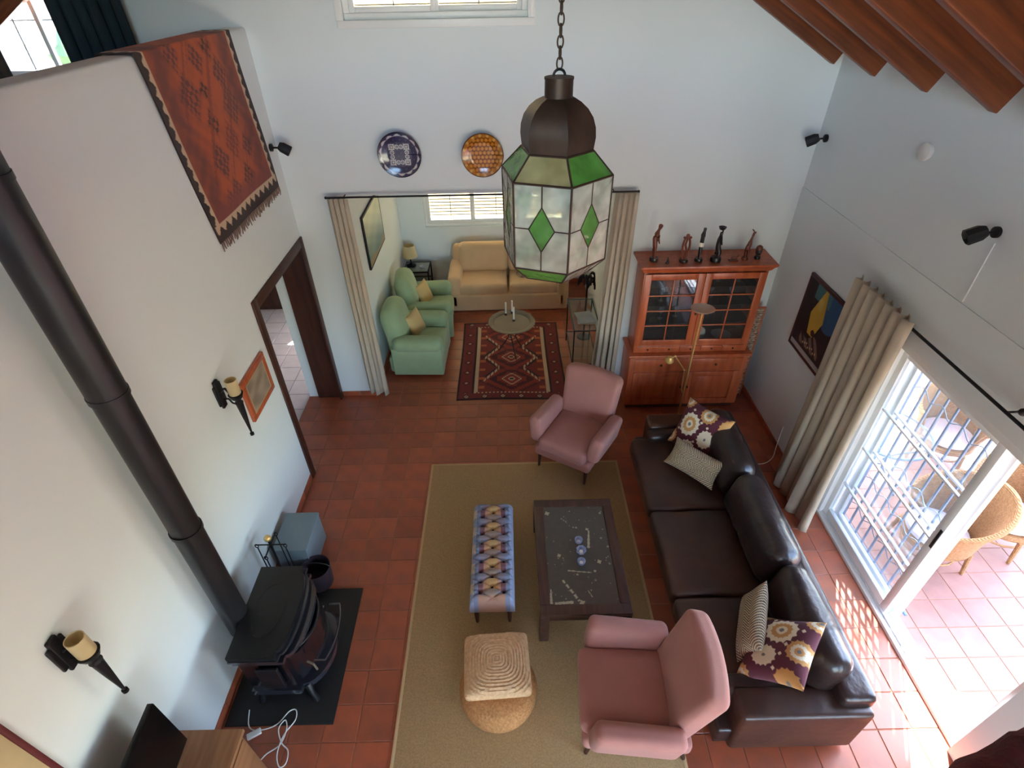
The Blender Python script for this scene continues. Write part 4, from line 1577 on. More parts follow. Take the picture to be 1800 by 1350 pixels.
def hk_col(u, v):
    C_ = paintby(u.shape, rgb(182, 84, 46))
    a = (u - .5) * 1.42
    b = v * KL
    plum, dark, cream, brick = rgb(86, 48, 54), rgb(50, 32, 32), rgb(204, 176, 150), rgb(186, 84, 46)
    nz = np.sin(a * 23 + 2 * np.sin(b * 11)) * np.sin(b * 19 + 1.5 * np.sin(a * 9)) + .5 * np.sin(a * 47) * np.sin(b * 53)
    f1 = np.exp(-((np.abs(a) - .50) / .13) ** 2)
    f1 = np.clip(f1 + .25 * nz, 0, 1)[..., None]
    C_ = C_ * (1 - .75 * f1) + plum * .75 * f1
    aa, bb = np.round(a * 70) / 70, np.round(b * 70) / 70
    for (cx, cy, s_, cc) in ((-.26, .62, .15, plum), (.28, .55, .12, plum), (.30, .78, .16, rgb(96, 56, 54)), (.0, .42, .10, plum), (-.10, .84, .09, dark),
                             (.10, 1.02, .15, rgb(124, 50, 40)), (-.20, 1.10, .14, plum), (.34, 1.12, .10, plum), (.18, 1.34, .12, dark), (-.12, 1.36, .10, plum), (-.28, 1.42, .12, plum),
                             (-.30, .36, .10, plum), (.20, .36, .09, dark), (-.05, .62, .07, dark)):
        d = np.abs(aa - cx) + np.abs(bb - cy) * .9
        k = (np.clip((1.15 - d / s_) * 3, 0, 1) * (.66 + .34 * np.sign(np.sin(aa * 90) * np.sin(bb * 90))))[..., None]
        C_ = C_ * (1 - .88 * k) + cc * .88 * k
    dg = np.abs(((a * .9 + b * .7) * 3.2) % 1 - .5)
    k = (np.clip((1 - dg / .14) * 2, 0, 1) * (np.abs(a) < .42) * (np.sin(aa * 70 + bb * 50) > -.3))[..., None] * .6
    C_ = C_ * (1 - k) + rgb(118, 52, 46) * k
    zz = np.abs(((b * 11) % 1) - .5) * .08
    put(C_, np.abs(a) > .61 - 0 * zz, cream)
    put(C_, np.abs(a) > .625 + zz, dark)
    k = np.clip((b - (KL - .28)) / .08, 0, 1)[..., None] * (np.abs(a) < .61)[..., None] * .8
    C_ = C_ * (1 - k) + rgb(132, 62, 58) * k
    zz = np.abs(((a * 9) % 1) - .5) * .12
    put(C_, b > KL - .13, cream)
    put(C_, b > KL - .115 + zz, dark)
    put(C_, b > KL - .055, dark)
    put(C_, np.abs(a) > .69, dark)
    return outc(C_)


painted('kilim_cloth', hk_pos, hk_col, 150, 200, PAINT, hk, thick=-.006, smooth=80)
fg = MB()
for k in range(44):
    u = (k + .5) / 44
    y = 4.04 + 1.39 * u
    l = random.uniform(.05, .085)
    z0 = ZP + .01 - (KL - .30)
    fg.tube([(XL + .014, y, z0 + .005), (XL + .016, y + random.uniform(-.01, .01), z0 - l * .5), (XL + .012, y + random.uniform(-.02, .02), z0 - l)], [.008, .006, .004], 5)
fg.obj('fringe', M('fringe_wool', srgb(132, 108, 100), .9), hk, kind='stuff')


# ------------------------------------------------------------------ sconces
def sconce(label, y, z):
    t = thing('wall_sconce', label, 'sconce', (XL, y, z), 0, 'torch-shaped wall sconces on the left wall')
    m = MB()
    m.rb(0, -.055, -.09, .018, .055, .09, .008, 2)
    m.rb(0, -.03, -.125, .022, .03, .125, .008, 2)
    m.obj('back_plate', BLACK, t)
    MB().tube(smoothpath([(.015, 0, .01), (.06, 0, .05), (.08, 0, .02), (.10, 0, -.03), (.125, 0, -.02)], 6), .009, 8).obj('arm', BLACK, t)
    MB().tube(smoothpath([(.015, 0, -.06), (.06, 0, -.05), (.08, 0, -.09), (.11, 0, -.10)], 6), .007, 8).obj('arm', BLACK, t)
    torch = [(.004, -.43), (.016, -.425), (.016, -.405), (.007, -.40), (.02, -.22), (.028, -.10), (.032, -.085), (.022, -.07), (.024, -.055), (.04, -.04), (.052, -.01), (.056, .0), (.05, .002), (0, -.005)]
    MB().lathe(torch, (.13, 0, 0), 16).obj('torch', BLACK, t)
    MB().lathe([(.040, .0), (.044, .005), (.044, .13), (.039, .13), (.038, .01), (0, .008)], (.13, 0, 0), 24).obj('glass_shade', M('cream_glass_' + label[:6], srgb(226, 210, 168), .35, trans=.3), t)
    return t


sconce('black torch-shaped wall sconce with cream shade beside the small framed picture', 3.28, 1.93)
sconce('black torch-shaped wall sconce with cream shade above the television', 1.34, 1.86)


def frame_pic(name, label, W, H, fw, colf, fmat, nu=80, nv=80, depth=.03, mat=None, inner=None):
    """picture in local coordinates: width along x, height z, facing -y"""
    t = thing(name, label, 'picture')
    f = MB()
    f.rb(-W / 2, 0, -H / 2, W / 2, depth, -H / 2 + fw, .004); f.rb(-W / 2, 0, H / 2 - fw, W / 2, depth, H / 2, .004)
    f.rb(-W / 2, 0, -H / 2 + fw, -W / 2 + fw, depth, H / 2 - fw, .004); f.rb(W / 2 - fw, 0, -H / 2 + fw, W / 2, depth, H / 2 - fw, .004)
    f.obj('frame', fmat, t)
    w2, h2 = W / 2 - fw, H / 2 - fw
    painted('canvas', lambda u, v: (-w2 + 2 * w2 * u, .010 + 0 * u, -h2 + 2 * h2 * v), colf, nu, nv, mat or CANVAS, t, thick=-.008)
    return t


def small_pic(u, v):
    n = np.sin(u * 9 + 3 * np.sin(v * 5)) * .5 + np.sin(v * 13 + u * 4) * .3
    base = rgb(150, 136, 122)[None, None] * (1 + .35 * np.tanh(n * 1.2))[..., None]
    put(base, (np.abs(u - .5) > .45) | (np.abs(v - .5) > .46), rgb(176, 150, 120))
    return outc(base)


t = frame_pic('framed_picture', 'small misty picture in a reddish wooden frame beside the far sconce', .50, .40, .05, small_pic, CWOOD)
t.rotation_euler = (0, 0, PI / 2)
t.location = (XL + .032, 3.80, 1.60)


def sea_pic(u, v):
    C_ = paintby(u.shape, rgb(150, 176, 176))
    g = v + .08 * np.sin(u * 6)
    C_ = rgb(84, 124, 134)[None, None] * (1 - g[..., None]) + rgb(176, 186, 150)[None, None] * g[..., None]
    n = np.sin(u * 14 + 8 * v) * np.sin(v * 21 + 3 * u)
    C_ = C_ * (1 + .12 * n[..., None])
    put(C_, v < .10 + .05 * np.sin(u * 8), rgb(150, 128, 96))
    return outc(C_)


t = frame_pic('seascape_painting', 'blue-green seascape in a slim black frame on the alcove left wall', 1.0, .68, .022, sea_pic, BLACK)
t.rotation_euler = (0, 0, PI / 2)
t.location = (AX0 + .032, 6.88, 1.78)


def abstract_pic(u, v):
    C_ = paintby(u.shape, rgb(34, 26, 34))
    n = np.sin(u * 9 + 4 * v) + np.sin(v * 11 - 3 * u + 1)
    C_ = C_ * (1 + .3 * n[..., None])
    put(C_, (v > .62 + .1 * np.sin(7 * u)) & (u > .34), rgb(34, 84, 128))
    put(C_, (v > .8) & (u > .2) & (u < .6), rgb(62, 118, 128))
    put(C_, (np.abs(u - .40 - .1 * (v - .5)) < .17 - .35 * np.abs(v - .60)) & (v > .32), rgb(200, 160, 62))
    put(C_, (np.abs(u - .40) < .05) & (v > .70) & (v < .86), rgb(196, 176, 96))
    put(C_, (v < .30 + .06 * np.sin(u * 15)) & (v > .12) & (u > .18) & (u < .72) & (np.sin(u * 40 + v * 33) > -.2), rgb(128, 104, 96))
    put(C_, (np.hypot((u - .44), (v - .38) * 1.1) < .05), rgb(60, 30, 26))
    put(C_, (v < .07), rgb(170, 162, 166))
    for k in range(8):
        x0, y0 = .3 + .05 * k, .16 + .02 * (k % 3)
        put(C_, (np.hypot(u - x0, v - y0) < .016), rgb(214, 190, 150))
    return outc(C_)


t = frame_pic('abstract_painting', 'abstract painting with a yellow figure on blue-black beside the right curtain', .80, .82, .035, abstract_pic, M('plum_frame', srgb(70, 32, 34), .45), 120, 120)
t.rotation_euler = (0, 0, -PI / 2)
t.location = (XR - .041, 4.53, 1.61)

# ------------------------------------------------------------------ wall spotlights
def spot(label, loc, rz, aim):
    t = thing('wall_spotlight', label, 'spotlight', loc, rz, 'small black wall spotlights')
    MB().lathe([(0, 0), (.035, 0), (.035, .02), (.012, .025), (0, .025)], n=20).obj('base_plate', BLACK, t).matrix_local = RX(PI / 2)
    MB().cyl((0, -.02, 0), (0, -.10, -.005), .009, n=10).obj('arm', BLACK, t)
    h = MB().lathe([(0, -.055), (.034, -.055), (.050, -.02), (.052, .055), (.044, .060), (.038, .03), (0, .028)], n=8)
    h.obj('lamp_head', BLACK, t).matrix_local = T(0, -.13, -.01) @ RX(aim[0]) @ RY(aim[1])
    return t


spot('small black wall spotlight beside the hanging kilim', (XL + 0.0, 5.50, 3.15), R_(90), (R_(125), R_(10)))
spot('small black wall spotlight in the far right corner', (XR, 5.50, 3.13), R_(-90), (R_(120), R_(-20)))
spot('small black wall spotlight above the terrace door', (XR, 3.23, 3.12), R_(-90), (R_(120), R_(-10)))
cv = MB().lathe([(0, 0), (.055, 0), (.062, .012), (.06, .035), (.05, .042), (0, .044)], n=32).obj('vent_cover', WHITEP)
cv.location, cv.rotation_euler = (XR - .002, 4.107, 3.37), (0, -R_(86), 0)
tag(cv, 'small round white cover high on the right wall', 'wall cover')
cd = MB()
cd.rb(XR - .008, 3.20, 2.64, XR, 3.214, 3.06, .002)
tag(cd.obj('cable_duct', WALL), 'thin white cable duct below the spotlight on the right wall', 'cable duct')

# ------------------------------------------------------------------ wall plates
def plate(label, x, z, r, colf, tilt):
    def pos(u, v):
        a, q = u * 2 * PI, v * r
        d = np.where(v < .55, .012, .012 + .028 * ((v - .55) / .45) ** 1.2)
        return q * np.cos(a), -d, q * np.sin(a)
    o = painted('wall_plate', pos, colf, 96, 60, GLAZE, thick=-.006, smooth=80)
    tag(o, label, 'plate')
    o.location, o.rotation_euler = (x, YB - .035, z), (tilt, 0, 0)
    return o


def blue_plate(u, v):
    C_ = paintby(u.shape, rgb(54, 50, 84))
    a = u * 2 * PI
    x, y = v * np.cos(a), v * np.sin(a)
    cr = rgb(196, 196, 200)
    n = np.sin(22 * x) * np.sin(22 * y)
    put(C_, (n > .86) & (v < .85), rgb(96, 98, 130))
    for sx in (-1, 1):
        for sy in (-1, 1):
            d = np.maximum(np.abs(x - sx * .34), np.abs(y - sy * .34))
            put(C_, (d < .13), cr)
            put(C_, (d < .075), rgb(60, 52, 70))
            put(C_, (d < .045), cr)
            for (px, py) in ((sx * .34, sy * .10), (sx * .10, sy * .34)):
                q = np.hypot(x - px, y - py)
                put(C_, np.abs(q - .08) < .020, cr)
                put(C_, q < .025, cr)
    w_ = np.abs(np.sin(a * 7))
    put(C_, (v > .82) & (v < .82 + .1 * w_), cr)
    put(C_, (v > .95), rgb(40, 28, 44))
    return outc(C_)


def amber_plate(u, v):
    C_ = paintby(u.shape, rgb(196, 122, 36))
    a = u * 2 * PI
    x, y = v * np.cos(a) * 5.2, v * np.sin(a) * 5.2
    row = np.floor(y)
    fx = (x + .5 * (row % 2)) % 1 - .5
    fy = y % 1 - .5
    d = np.hypot(fx, fy)
    put(C_, d > .44, rgb(120, 66, 18))
    put(C_, d < .25, rgb(208, 140, 48))
    put(C_, (v > .84), rgb(176, 112, 40))
    put(C_, (v > .84) & (np.sin(a * 16) > .3), rgb(210, 168, 90))
    put(C_, (v > .955), rgb(96, 50, 18))
    return outc(C_)


plate('blue and white glazed plate on the wall, left of the two', -1.035, 3.035, .212, blue_plate, R_(0))
plate('amber glazed plate on the wall beside the lantern', -.225, 3.015, .206, amber_plate, R_(0))

# ------------------------------------------------------------------ lantern
LX, LY = .207, 2.306
ln = thing('pendant_lantern', 'large hexagonal bronze lantern with green and clear leaded glass', 'lantern', (LX, LY, 0), .178)
RB, RU, RW = .235, .235 * .636, .235 * .673
ZU, ZT, ZB, ZW = 3.91, 3.823, 3.465, 3.392


def hv(k, r, z):
    a = R_(60) * (k - .0) - PI / 2 - R_(60)
    return Vector((r * math.cos(a), r * math.sin(a), z))


came = MB()


def barL(a, b, r=.0042):
    came.cyl(a, b, r, n=6)


def paneg(poly, mat, nm, par):
    P_ = [Vector(p) for p in poly]
    c = sum(P_, Vector()) / len(P_)
    n = (P_[1] - P_[0]).cross(P_[2] - P_[0]).normalized()
    k = len(P_)
    m = MB()
    vs = [c + (p - c) * .985 + n * .0015 for p in P_] + [c + (p - c) * .985 - n * .0015 for p in P_]
    m.add(vs, [tuple(range(k)), tuple(reversed(range(k, 2 * k)))] + [(i, k + i, k + (i + 1) % k, (i + 1) % k) for i in range(k)])
    return m.obj(nm, mat, par, smooth=0)


for k in range(6):
    u0, u1 = hv(k, RU, ZU), hv(k + 1, RU, ZU)
    t0, t1 = hv(k, RB, ZT), hv(k + 1, RB, ZT)
    b0, b1 = hv(k, RB * .985, ZB), hv(k + 1, RB * .985, ZB)
    w0, w1 = hv(k, RW, ZW), hv(k + 1, RW, ZW)
    # face k=1 is the front one (yellow), its neighbours green
    paneg([t0, t1, u1, u0], GGREEN if k % 2 == 1 else GYEL, 'roof_pane', ln)
    paneg([w0, w1, b1, b0], GGREEN if k % 2 == 0 else GCLEAR, 'base_pane', ln)
    for (a, b) in ((u0, u1), (t0, t1), (b0, b1), (w0, w1), (u0, t0), (t0, b0), (b0, w0)):
        barL(a, b, .0048)
    mt, mb_ = (t0 + t1) / 2, (b0 + b1) / 2
    ml, mr = (t0 + b0) / 2, (t1 + b1) / 2
    ctr = (mt + mb_) / 2
    dt, db = ctr.lerp(mt, .52), ctr.lerp(mb_, .52)
    dl, dr = ctr.lerp(ml, .47), ctr.lerp(mr, .47)
    paneg([dl, db, dr, dt], GGREEN, 'diamond_pane', ln)
    paneg([ml, dl, dt, mt, t0], GCLEAR, 'clear_pane', ln)
    paneg([dr, mr, t1, mt, dt], GCLEAR, 'clear_pane', ln)
    paneg([b0, mb_, db, dl, ml], GCLEAR, 'clear_pane', ln)
    paneg([mb_, b1, mr, dr, db], GCLEAR, 'clear_pane', ln)
    for (a, b) in ((mt, dt), (db, mb_), (ml, dl), (dr, mr), (dt, dl), (dl, db), (db, dr), (dr, dt)):
        barL(a, b, .0032)
came.obj('leading', CAME, ln)
dome = []
for (r, z) in ((RU - .002, ZU - .004), (.151, ZU + .02), (.155, ZU + .05), (.152, ZU + .085), (.140, ZU + .12), (.118, ZU + .15), (.09, ZU + .172), (.062, ZU + .185), (.054, ZU + .187)):
    dome.append((r, z))
MB().lathe(dome[:-1] + [(0.02, ZU + .187)], n=6, a0=-PI / 2).obj('dome', BRONZE, ln, smooth=20)
MB().lathe([(.054, ZU + .175), (.054, ZU + .245), (.056, ZU + .245), (.056, ZU + .252), (0, ZU + .252)], n=32).obj('neck', BRONZE, ln)
MB().tube([(.022 * math.cos(a), 0, ZU + .255 + .022 * math.sin(a)) for a in np.linspace(0, PI, 10)], .005, 8).obj('hanging_ring', BLACK, ln)
lk = MB().tube([(.011 * math.cos(a), 0, .021 * math.sin(a)) for a in np.linspace(0, 2 * PI, 15)[:-1]], .0032, 6, close=True).obj('chain_link', BRONZE, ln)
zs = ZU + .295
lk.location = (0, 0, zs)
nl = int((roofz(LX) - .02 - zs) / .034)
copies(lk, [(0, 0, zs + .034 * k) for k in range(1, nl)], ln, [(0, 0, PI / 2 * (k % 2)) for k in range(1, nl)])
MB().lathe([(0, 0), (.05, 0), (.045, .03), (0, .035)], n=20).obj('ceiling_rose', BRONZE, ln).location = (0, 0, zs + .034 * nl - .03)
lb = MB(); lb.lathe([(0, ZU + .0), (.018, ZU), (.018, ZU - .07), (.028, ZU - .11), (.024, ZU - .15), (0, ZU - .165)], n=16)
lb.obj('bulb', GLASSO, ln)

# ------------------------------------------------------------------ display cabinet
cab = thing('display_cabinet', 'tall cherry wood display cabinet with glazed doors against the back wall', 'cabinet', (1.42, 5.245, 0))
# local x 0..1.40, y 0(front)..0.40
CW = 1.40
MB().rb(.0, .0, .07, CW, .395, .80, .006).obj('lower_carcass', CWOOD, cab)
MB().rb(.03, .03, 0, CW - .03, .37, .07, .003).obj('plinth', DWOOD, cab)
MB().rb(-.025, -.03, .80, CW + .025, .40, .835, .010, 2).obj('ledge', CWOOD, cab)
for k in range(2):
    x0 = .06 + .65 * k
    d = MB().rb(x0, -.012, .61, x0 + .63, .002, .77, .005).obj('drawer', CWOOD, cab)
    MB().ball((x0 + .315, -.025, .69), .014, 10).obj('knob', DWOOD, d)
    m = MB()
    m.rb(x0, -.016, .10, x0 + .07, .002, .58, .004); m.rb(x0 + .56, -.016, .10, x0 + .63, .002, .58, .004)
    m.rb(x0 + .07, -.016, .10, x0 + .56, .002, .17, .004); m.rb(x0 + .07, -.016, .51, x0 + .56, .002, .58, .004)
    d = m.obj('door', CWOOD, cab)
    MB().rb(x0 + .075, -.006, .175, x0 + .555, .001, .505, .008).obj('door_panel', CWOOD, d)
    MB().ball((x0 + (.60 if k == 0 else .03), -.028, .36), .013, 10).obj('knob', DWOOD, d)
UX0, UX1, UY0, UZ0, UZ1 = .035, CW - .035, .045, .835, 1.86
MB().rb(UX0, UY0, UZ0, UX0 + .03, .395, UZ1, .003).obj('side_panel', CWOOD, cab)
MB().rb(UX1 - .03, UY0, UZ0, UX1, .395, UZ1, .003).obj('side_panel', CWOOD, cab)
MB().box(UX0 + .03, .38, UZ0, UX1 - .03, .394, UZ1).obj('back_panel', DARKIN, cab, smooth=0)
MB().rb(UX0, UY0, UZ1, UX1, .395, UZ1 + .02, .003).obj('top_panel', CWOOD, cab)
m = MB()
cpr = [(0.0, 0.0), (.02, .02), (.035, .05), (.06, .075), (.06, .095)]
for i in range(len(cpr) - 1):
    (o0, z0), (o1, z1) = cpr[i], cpr[i + 1]
    a = [(UX0 - o0, UY0 - o0), (UX1 + o0, UY0 - o0), (UX1 + o0, .398), (UX0 - o0, .398)]
    b = [(UX0 - o1, UY0 - o1), (UX1 + o1, UY0 - o1), (UX1 + o1, .398), (UX0 - o1, .398)]
    m.hexa([(x, y, 1.86 + z0) for x, y in a] + [(x, y, 1.86 + z1) for x, y in b])
m.obj('cornice', CWOOD, cab, smooth=20)
CTOP = 1.86 + .095
MB().rb(UX0 + .03, UY0 + .0, UZ0, UX1 - .03, .38, UZ0 + .10, .003).obj('drawer_rail', CWOOD, cab)
for k in range(5):
    x0 = UX0 + .04 + .25 * k
    d = MB().rb(x0, UY0 - .010, UZ0 + .012, x0 + .245, UY0 + .001, UZ0 + .09, .004).obj('small_drawer', CWOOD, cab)
    MB().ball((x0 + .122, UY0 - .02, UZ0 + .05), .011, 10).obj('knob', DWOOD, d)
for z in (1.19, 1.42, 1.65):
    MB().box(UX0 + .03, UY0 + .05, z, UX1 - .03, .38, z + .012).obj('shelf', DARKIN, cab, smooth=0)
dw = (UX1 - UX0 - .02) / 2
for k in range(2):
    x0 = UX0 + .01 + dw * k
    x1 = x0 + dw - .004
    z0, z1 = UZ0 + .105, UZ1 - .01
    st_ = .075
    m = MB()
    m.rb(x0, UY0 - .012, z0, x0 + st_, UY0 + .012, z1, .004); m.rb(x1 - st_, UY0 - .012, z0, x1, UY0 + .012, z1, .004)
    m.rb(x0 + st_, UY0 - .012, z0, x1 - st_, UY0 + .012, z0 + .075, .004); m.rb(x0 + st_, UY0 - .012, z1 - .07, x1 - st_, UY0 + .012, z1, .004)
    d = m.obj('glazed_door', CWOOD, cab)
    gx0, gx1, gz0, gz1 = x0 + st_, x1 - st_, z0 + .075, z1 - .07
    bars = MB()
    bars.rb((gx0 + gx1) / 2 - .007, UY0 - .010, gz0, (gx0 + gx1) / 2 + .007, UY0 + .008, gz1, .002)
    for q in (1, 2, 3):
        zz = gz0 + (gz1 - gz0) * q / 4
        bars.rb(gx0, UY0 - .010, zz - .007, gx1, UY0 + .008, zz + .007, .002)
    bars.obj('muntin', CWOOD, d)
    for a in range(2):
        for b in range(4):
            xa = gx0 + (gx1 - gx0) * a / 2; xb = gx0 + (gx1 - gx0) * (a + 1) / 2
            za = gz0 + (gz1 - gz0) * b / 4; zb = gz0 + (gz1 - gz0) * (b + 1) / 4
            MB().box(xa + .006, UY0 + .001, za + .006, xb - .006, UY0 + .005, zb - .006).obj('pane', GCAB, d, smooth=0)
    MB().ball(((x1 - .03) if k == 0 else (x0 + .03), UY0 - .026, 1.36), .013, 10).obj('knob', DWOOD, d)

# glassware and dishes in the cabinet
gp_ = [(.028, 0), (.03, .003), (.005, .008), (.004, .06), (.02, .075), (.033, .11), (.028, .16), (.026, .16), (.03, .11), (.016, .08), (0, .074)]
gl0 = MB().lathe(gp_, n=16).obj('wine_glass', GLASSO)
spots_ = []
for z in (1.203, 1.433, 1.663):
    for k in range(6):
        spots_.append((1.42 + .12 + .20 * k + random.uniform(-.02, .02), 5.245 + random.uniform(.20, .30), z))
gl0.location = spots_[0]
tag(gl0, 'stemmed glass on a shelf inside the display cabinet', 'glass', 'glasses in the display cabinet')
ORD = ('first', 'second', 'third', 'fourth', 'fifth', 'sixth')
for qi, s_ in enumerate(spots_):
    if s_[2] < 1.3 and s_[0] > 2.1: continue
    c = gl0 if qi == 0 else gl0.copy()
    if qi: COL.objects.link(c)
    c.location = s_
    c['label'] = '%s glass from the left on the %s shelf inside the display cabinet' % (ORD[qi % 6], ('lowest', 'middle', 'top')[qi // 6])
cl = thing('white_dish', 'small round white dish standing at the bottom right of the cabinet', 'dish', (2.23, 5.42, .945))  # round white plate standing on edge
MB().lathe([(0, 0), (.075, 0), (.08, .01), (.07, .018), (.03, .012), (0, .012)], n=28).obj('dish', M('white_ceramic', srgb(230, 228, 220), .25), cl).matrix_local = T(0, 0, .078) @ RX(R_(80))
bo = MB().lathe([(.04, 0), (.07, .02), (.115, .05), (.11, .052), (.06, .025), (0, .015)], n=28).obj('bowl', MATS['white_ceramic'])
bo.location = (2.50, 5.42, .944)
tag(bo, 'pale oval bowl at the bottom right of the display cabinet', 'bowl')

# ------------------------------------------------------------------ figurines on the cabinet
def skin(name, verts, edges, radii, mat, parent=None, sub=2):
    me = bpy.data.meshes.new(name)
    me.from_pydata(verts, edges, [])
    me.materials.append(mat)
    o = bpy.data.objects.new(name, me)
    COL.objects.link(o)
    o.parent = parent
    md = o.modifiers.new('Skin', 'SKIN')
    md.use_smooth_shade = True
    for i, r in enumerate(radii):
        me.skin_vertices[0].data[i].radius = (r, r) if not isinstance(r, tuple) else r
    me.skin_vertices[0].data[0].use_root = True
    s = o.modifiers.new('Subdivision', 'SUBSURF')
    s.levels = s.render_levels = sub
    return o


def fig(name, label, x, y=5.40, rz=0.):
    t = thing(name, label, 'figurine', (x, y, CTOP), rz)
    return t


def fbase(t, r, h, mat):
    MB().lathe([(r, 0), (r * 1.05, h * .5), (r * .9, h), (0, h)], n=18).obj('base', mat, t)


# stooped figure
t = fig('stooped_figurine', 'tall reddish carved figurine of a stooped person at the left end of the cabinet top', 1.56)
fbase(t, .045, .04, FIGD)
skin('body', [(0, 0, .19), (-.022, 0, .245), (-.005, 0, .31), (.012, 0, .345), (.022, 0, .375), (.028, 0, .405), (-.008, .016, .11), (.0, .016, .03), (-.008, -.016, .11), (0, -.016, .03), (.010, .034, .27), (.026, .03, .20), (.010, -.034, .27), (.026, -.03, .20)],
     [(0, 1), (1, 2), (2, 3), (3, 4), (4, 5), (0, 6), (6, 7), (0, 8), (8, 9), (2, 10), (10, 11), (2, 12), (12, 13)],
     [.030, .026, (.030, .022), .012, .025, .027, .017, .012, .017, .012, .009, .007, .009, .007], FIGR, t)
t = fig('little_figurine', 'tiny dark carved figurine next to the stooped one on the cabinet', 1.69, 5.33)
fbase(t, .02, .012, FIGD)
skin('body', [(0, 0, .01), (0, 0, .035), (0, 0, .055), (0, 0, .07)], [(0, 1), (1, 2), (2, 3)], [.010, .013, .006, .009], FIGD, t)
# looped carving
t = fig('loop_carving', 'open reddish carving of two entwined figures, second large piece from the left', 1.87, 5.36)
fbase(t, .045, .03, FIGD)
MB().tube([(.036 * math.cos(a) * (1 + .1 * math.sin(a)), 0, .15 + .125 * math.sin(a)) for a in np.linspace(0, 2 * PI, 30)[:-1]], .012, 8, close=True).obj('ring', FIGR, t)
MB().tube([(.0, -.004, .05), (.012, 0, .12), (-.010, 0, .19), (.004, 0, .26)], [.010, .013, .012, .009], 8).obj('inner_figure', FIGR, t)
MB().ball((0, 0, .285), .021, 12, (1, 1, 1.2)).obj('head', FIGR, t)
MB().ball((.032, 0, .268), .014, 10).obj('head', FIGR, t)
MB().ball((-.032, 0, .268), .014, 10).obj('head', FIGR, t)
# slim man with white cloth
t = fig('slim_figurine', 'slim ebony figurine of a standing person with a pale loincloth', 2.03, 5.37)
fbase(t, .042, .035, FIGD)
skin('body', [(0, 0, .19), (0, 0, .25), (.004, 0, .305), (.006, 0, .335), (.008, 0, .37), (0, .013, .11), (0, .014, .03), (0, -.013, .11), (0, -.014, .03), (-.006, .03, .28), (.004, .03, .21), (-.006, -.03, .28), (.004, -.03, .21)],
     [(0, 1), (1, 2), (2, 3), (3, 4), (0, 5), (5, 6), (0, 7), (7, 8), (2, 9), (9, 10), (2, 11), (11, 12)],
     [.024, .022, (.028, .02), .011, .026, .015, .011, .015, .011, .010, .007, .010, .007], FIGD, t)
MB().lathe([(.024, .165), (.026, .18), (.0245, .205), (.02, .21)], n=16).obj('loincloth', CANDLE, t)
# woman carrying bowl
t = fig('bowl_carrier_figurine', 'dark figurine of a kneeling person holding a bowl on the head', 2.21, 5.36)
fbase(t, .055, .05, FIGD)
skin('body', [(0, 0, .11), (-.006, 0, .17), (0, 0, .25), (.004, 0, .29), (.004, 0, .325), (.02, .028, .09), (-.01, .03, .06), (.02, -.028, .09), (-.01, -.03, .06), (.02, .036, .27), (.03, .040, .32), (.016, .03, .355), (.0, -.036, .25), (.02, -.03, .19)],
     [(0, 1), (1, 2), (2, 3), (3, 4), (0, 5), (5, 6), (0, 7), (7, 8), (2, 9), (9, 10), (10, 11), (2, 12), (12, 13)],
     [.044, .026, .030, .012, .024, .026, .02, .026, .02, .010, .009, .007, .011, .008], FIGD, t)
MB().lathe([(.012, .342), (.03, .352), (.04, .375), (.036, .376), (.0, .358)], n=18).obj('bowl', FIGD, t)
# lying animal
t = fig('lying_animal_figurine', 'small reddish carved animal lying down near the giraffe', 2.40, 5.36)
MB().rb(-.05, -.022, 0, .05, .022, .012, .004).obj('base', FIGR, t)
skin('body', [(-.03, 0, .03), (.0, 0, .033), (.03, 0, .03), (.045, 0, .05), (.06, 0, .052)], [(0, 1), (1, 2), (2, 3), (3, 4)], [.016, .018, .014, .008, .009], FIGR, t)
# giraffe
t = fig('giraffe_figurine', 'slender reddish carved giraffe looking up on the cabinet', 2.53, 5.38)
fbase(t, .035, .03, FIGR)
skin('body', [(0, 0, .14), (.012, 0, .18), (.024, 0, .25), (.032, 0, .30), (.052, 0, .305), (-.008, .01, .08), (-.006, .012, .02), (-.008, -.01, .08), (-.006, -.012, .02), (.018, .01, .09), (.018, .012, .02), (.018, -.01, .09), (.018, -.012, .02)],
     [(0, 1), (1, 2), (2, 3), (3, 4), (0, 5), (5, 6), (0, 7), (7, 8), (1, 9), (9, 10), (1, 11), (11, 12)],
     [.026, .018, .010, .016, .009, .011, .008, .011, .008, .010, .008, .010, .008], FIGR, t)
MB().tube([(.024, .006, .31), (.012, .016, .33)], [.004, .006], 6).obj('ear', FIGR, t)
MB().tube([(.024, -.006, .31), (.012, -.016, .33)], [.004, .006], 6).obj('ear', FIGR, t)
# carved head
t = fig('carved_head', 'small dark carved head at the right end of the cabinet top', 2.67, 5.40)
fbase(t, .03, .03, FIGD)
m = MB(); m.ball((0, 0, .085), .045, 16, (.75, .85, 1.15)); m.ball((0, -.034, .08), .010, 8, (1, 1, 1.6)); m.ball((0, -.028, .055), .014, 8, (1.2, .6, .5))
m.obj('head', FIGD, t)
MB().lathe([(.036, .105), (.030, .135), (.012, .148), (0, .15)], n=14).obj('headdress', FIGR, t)

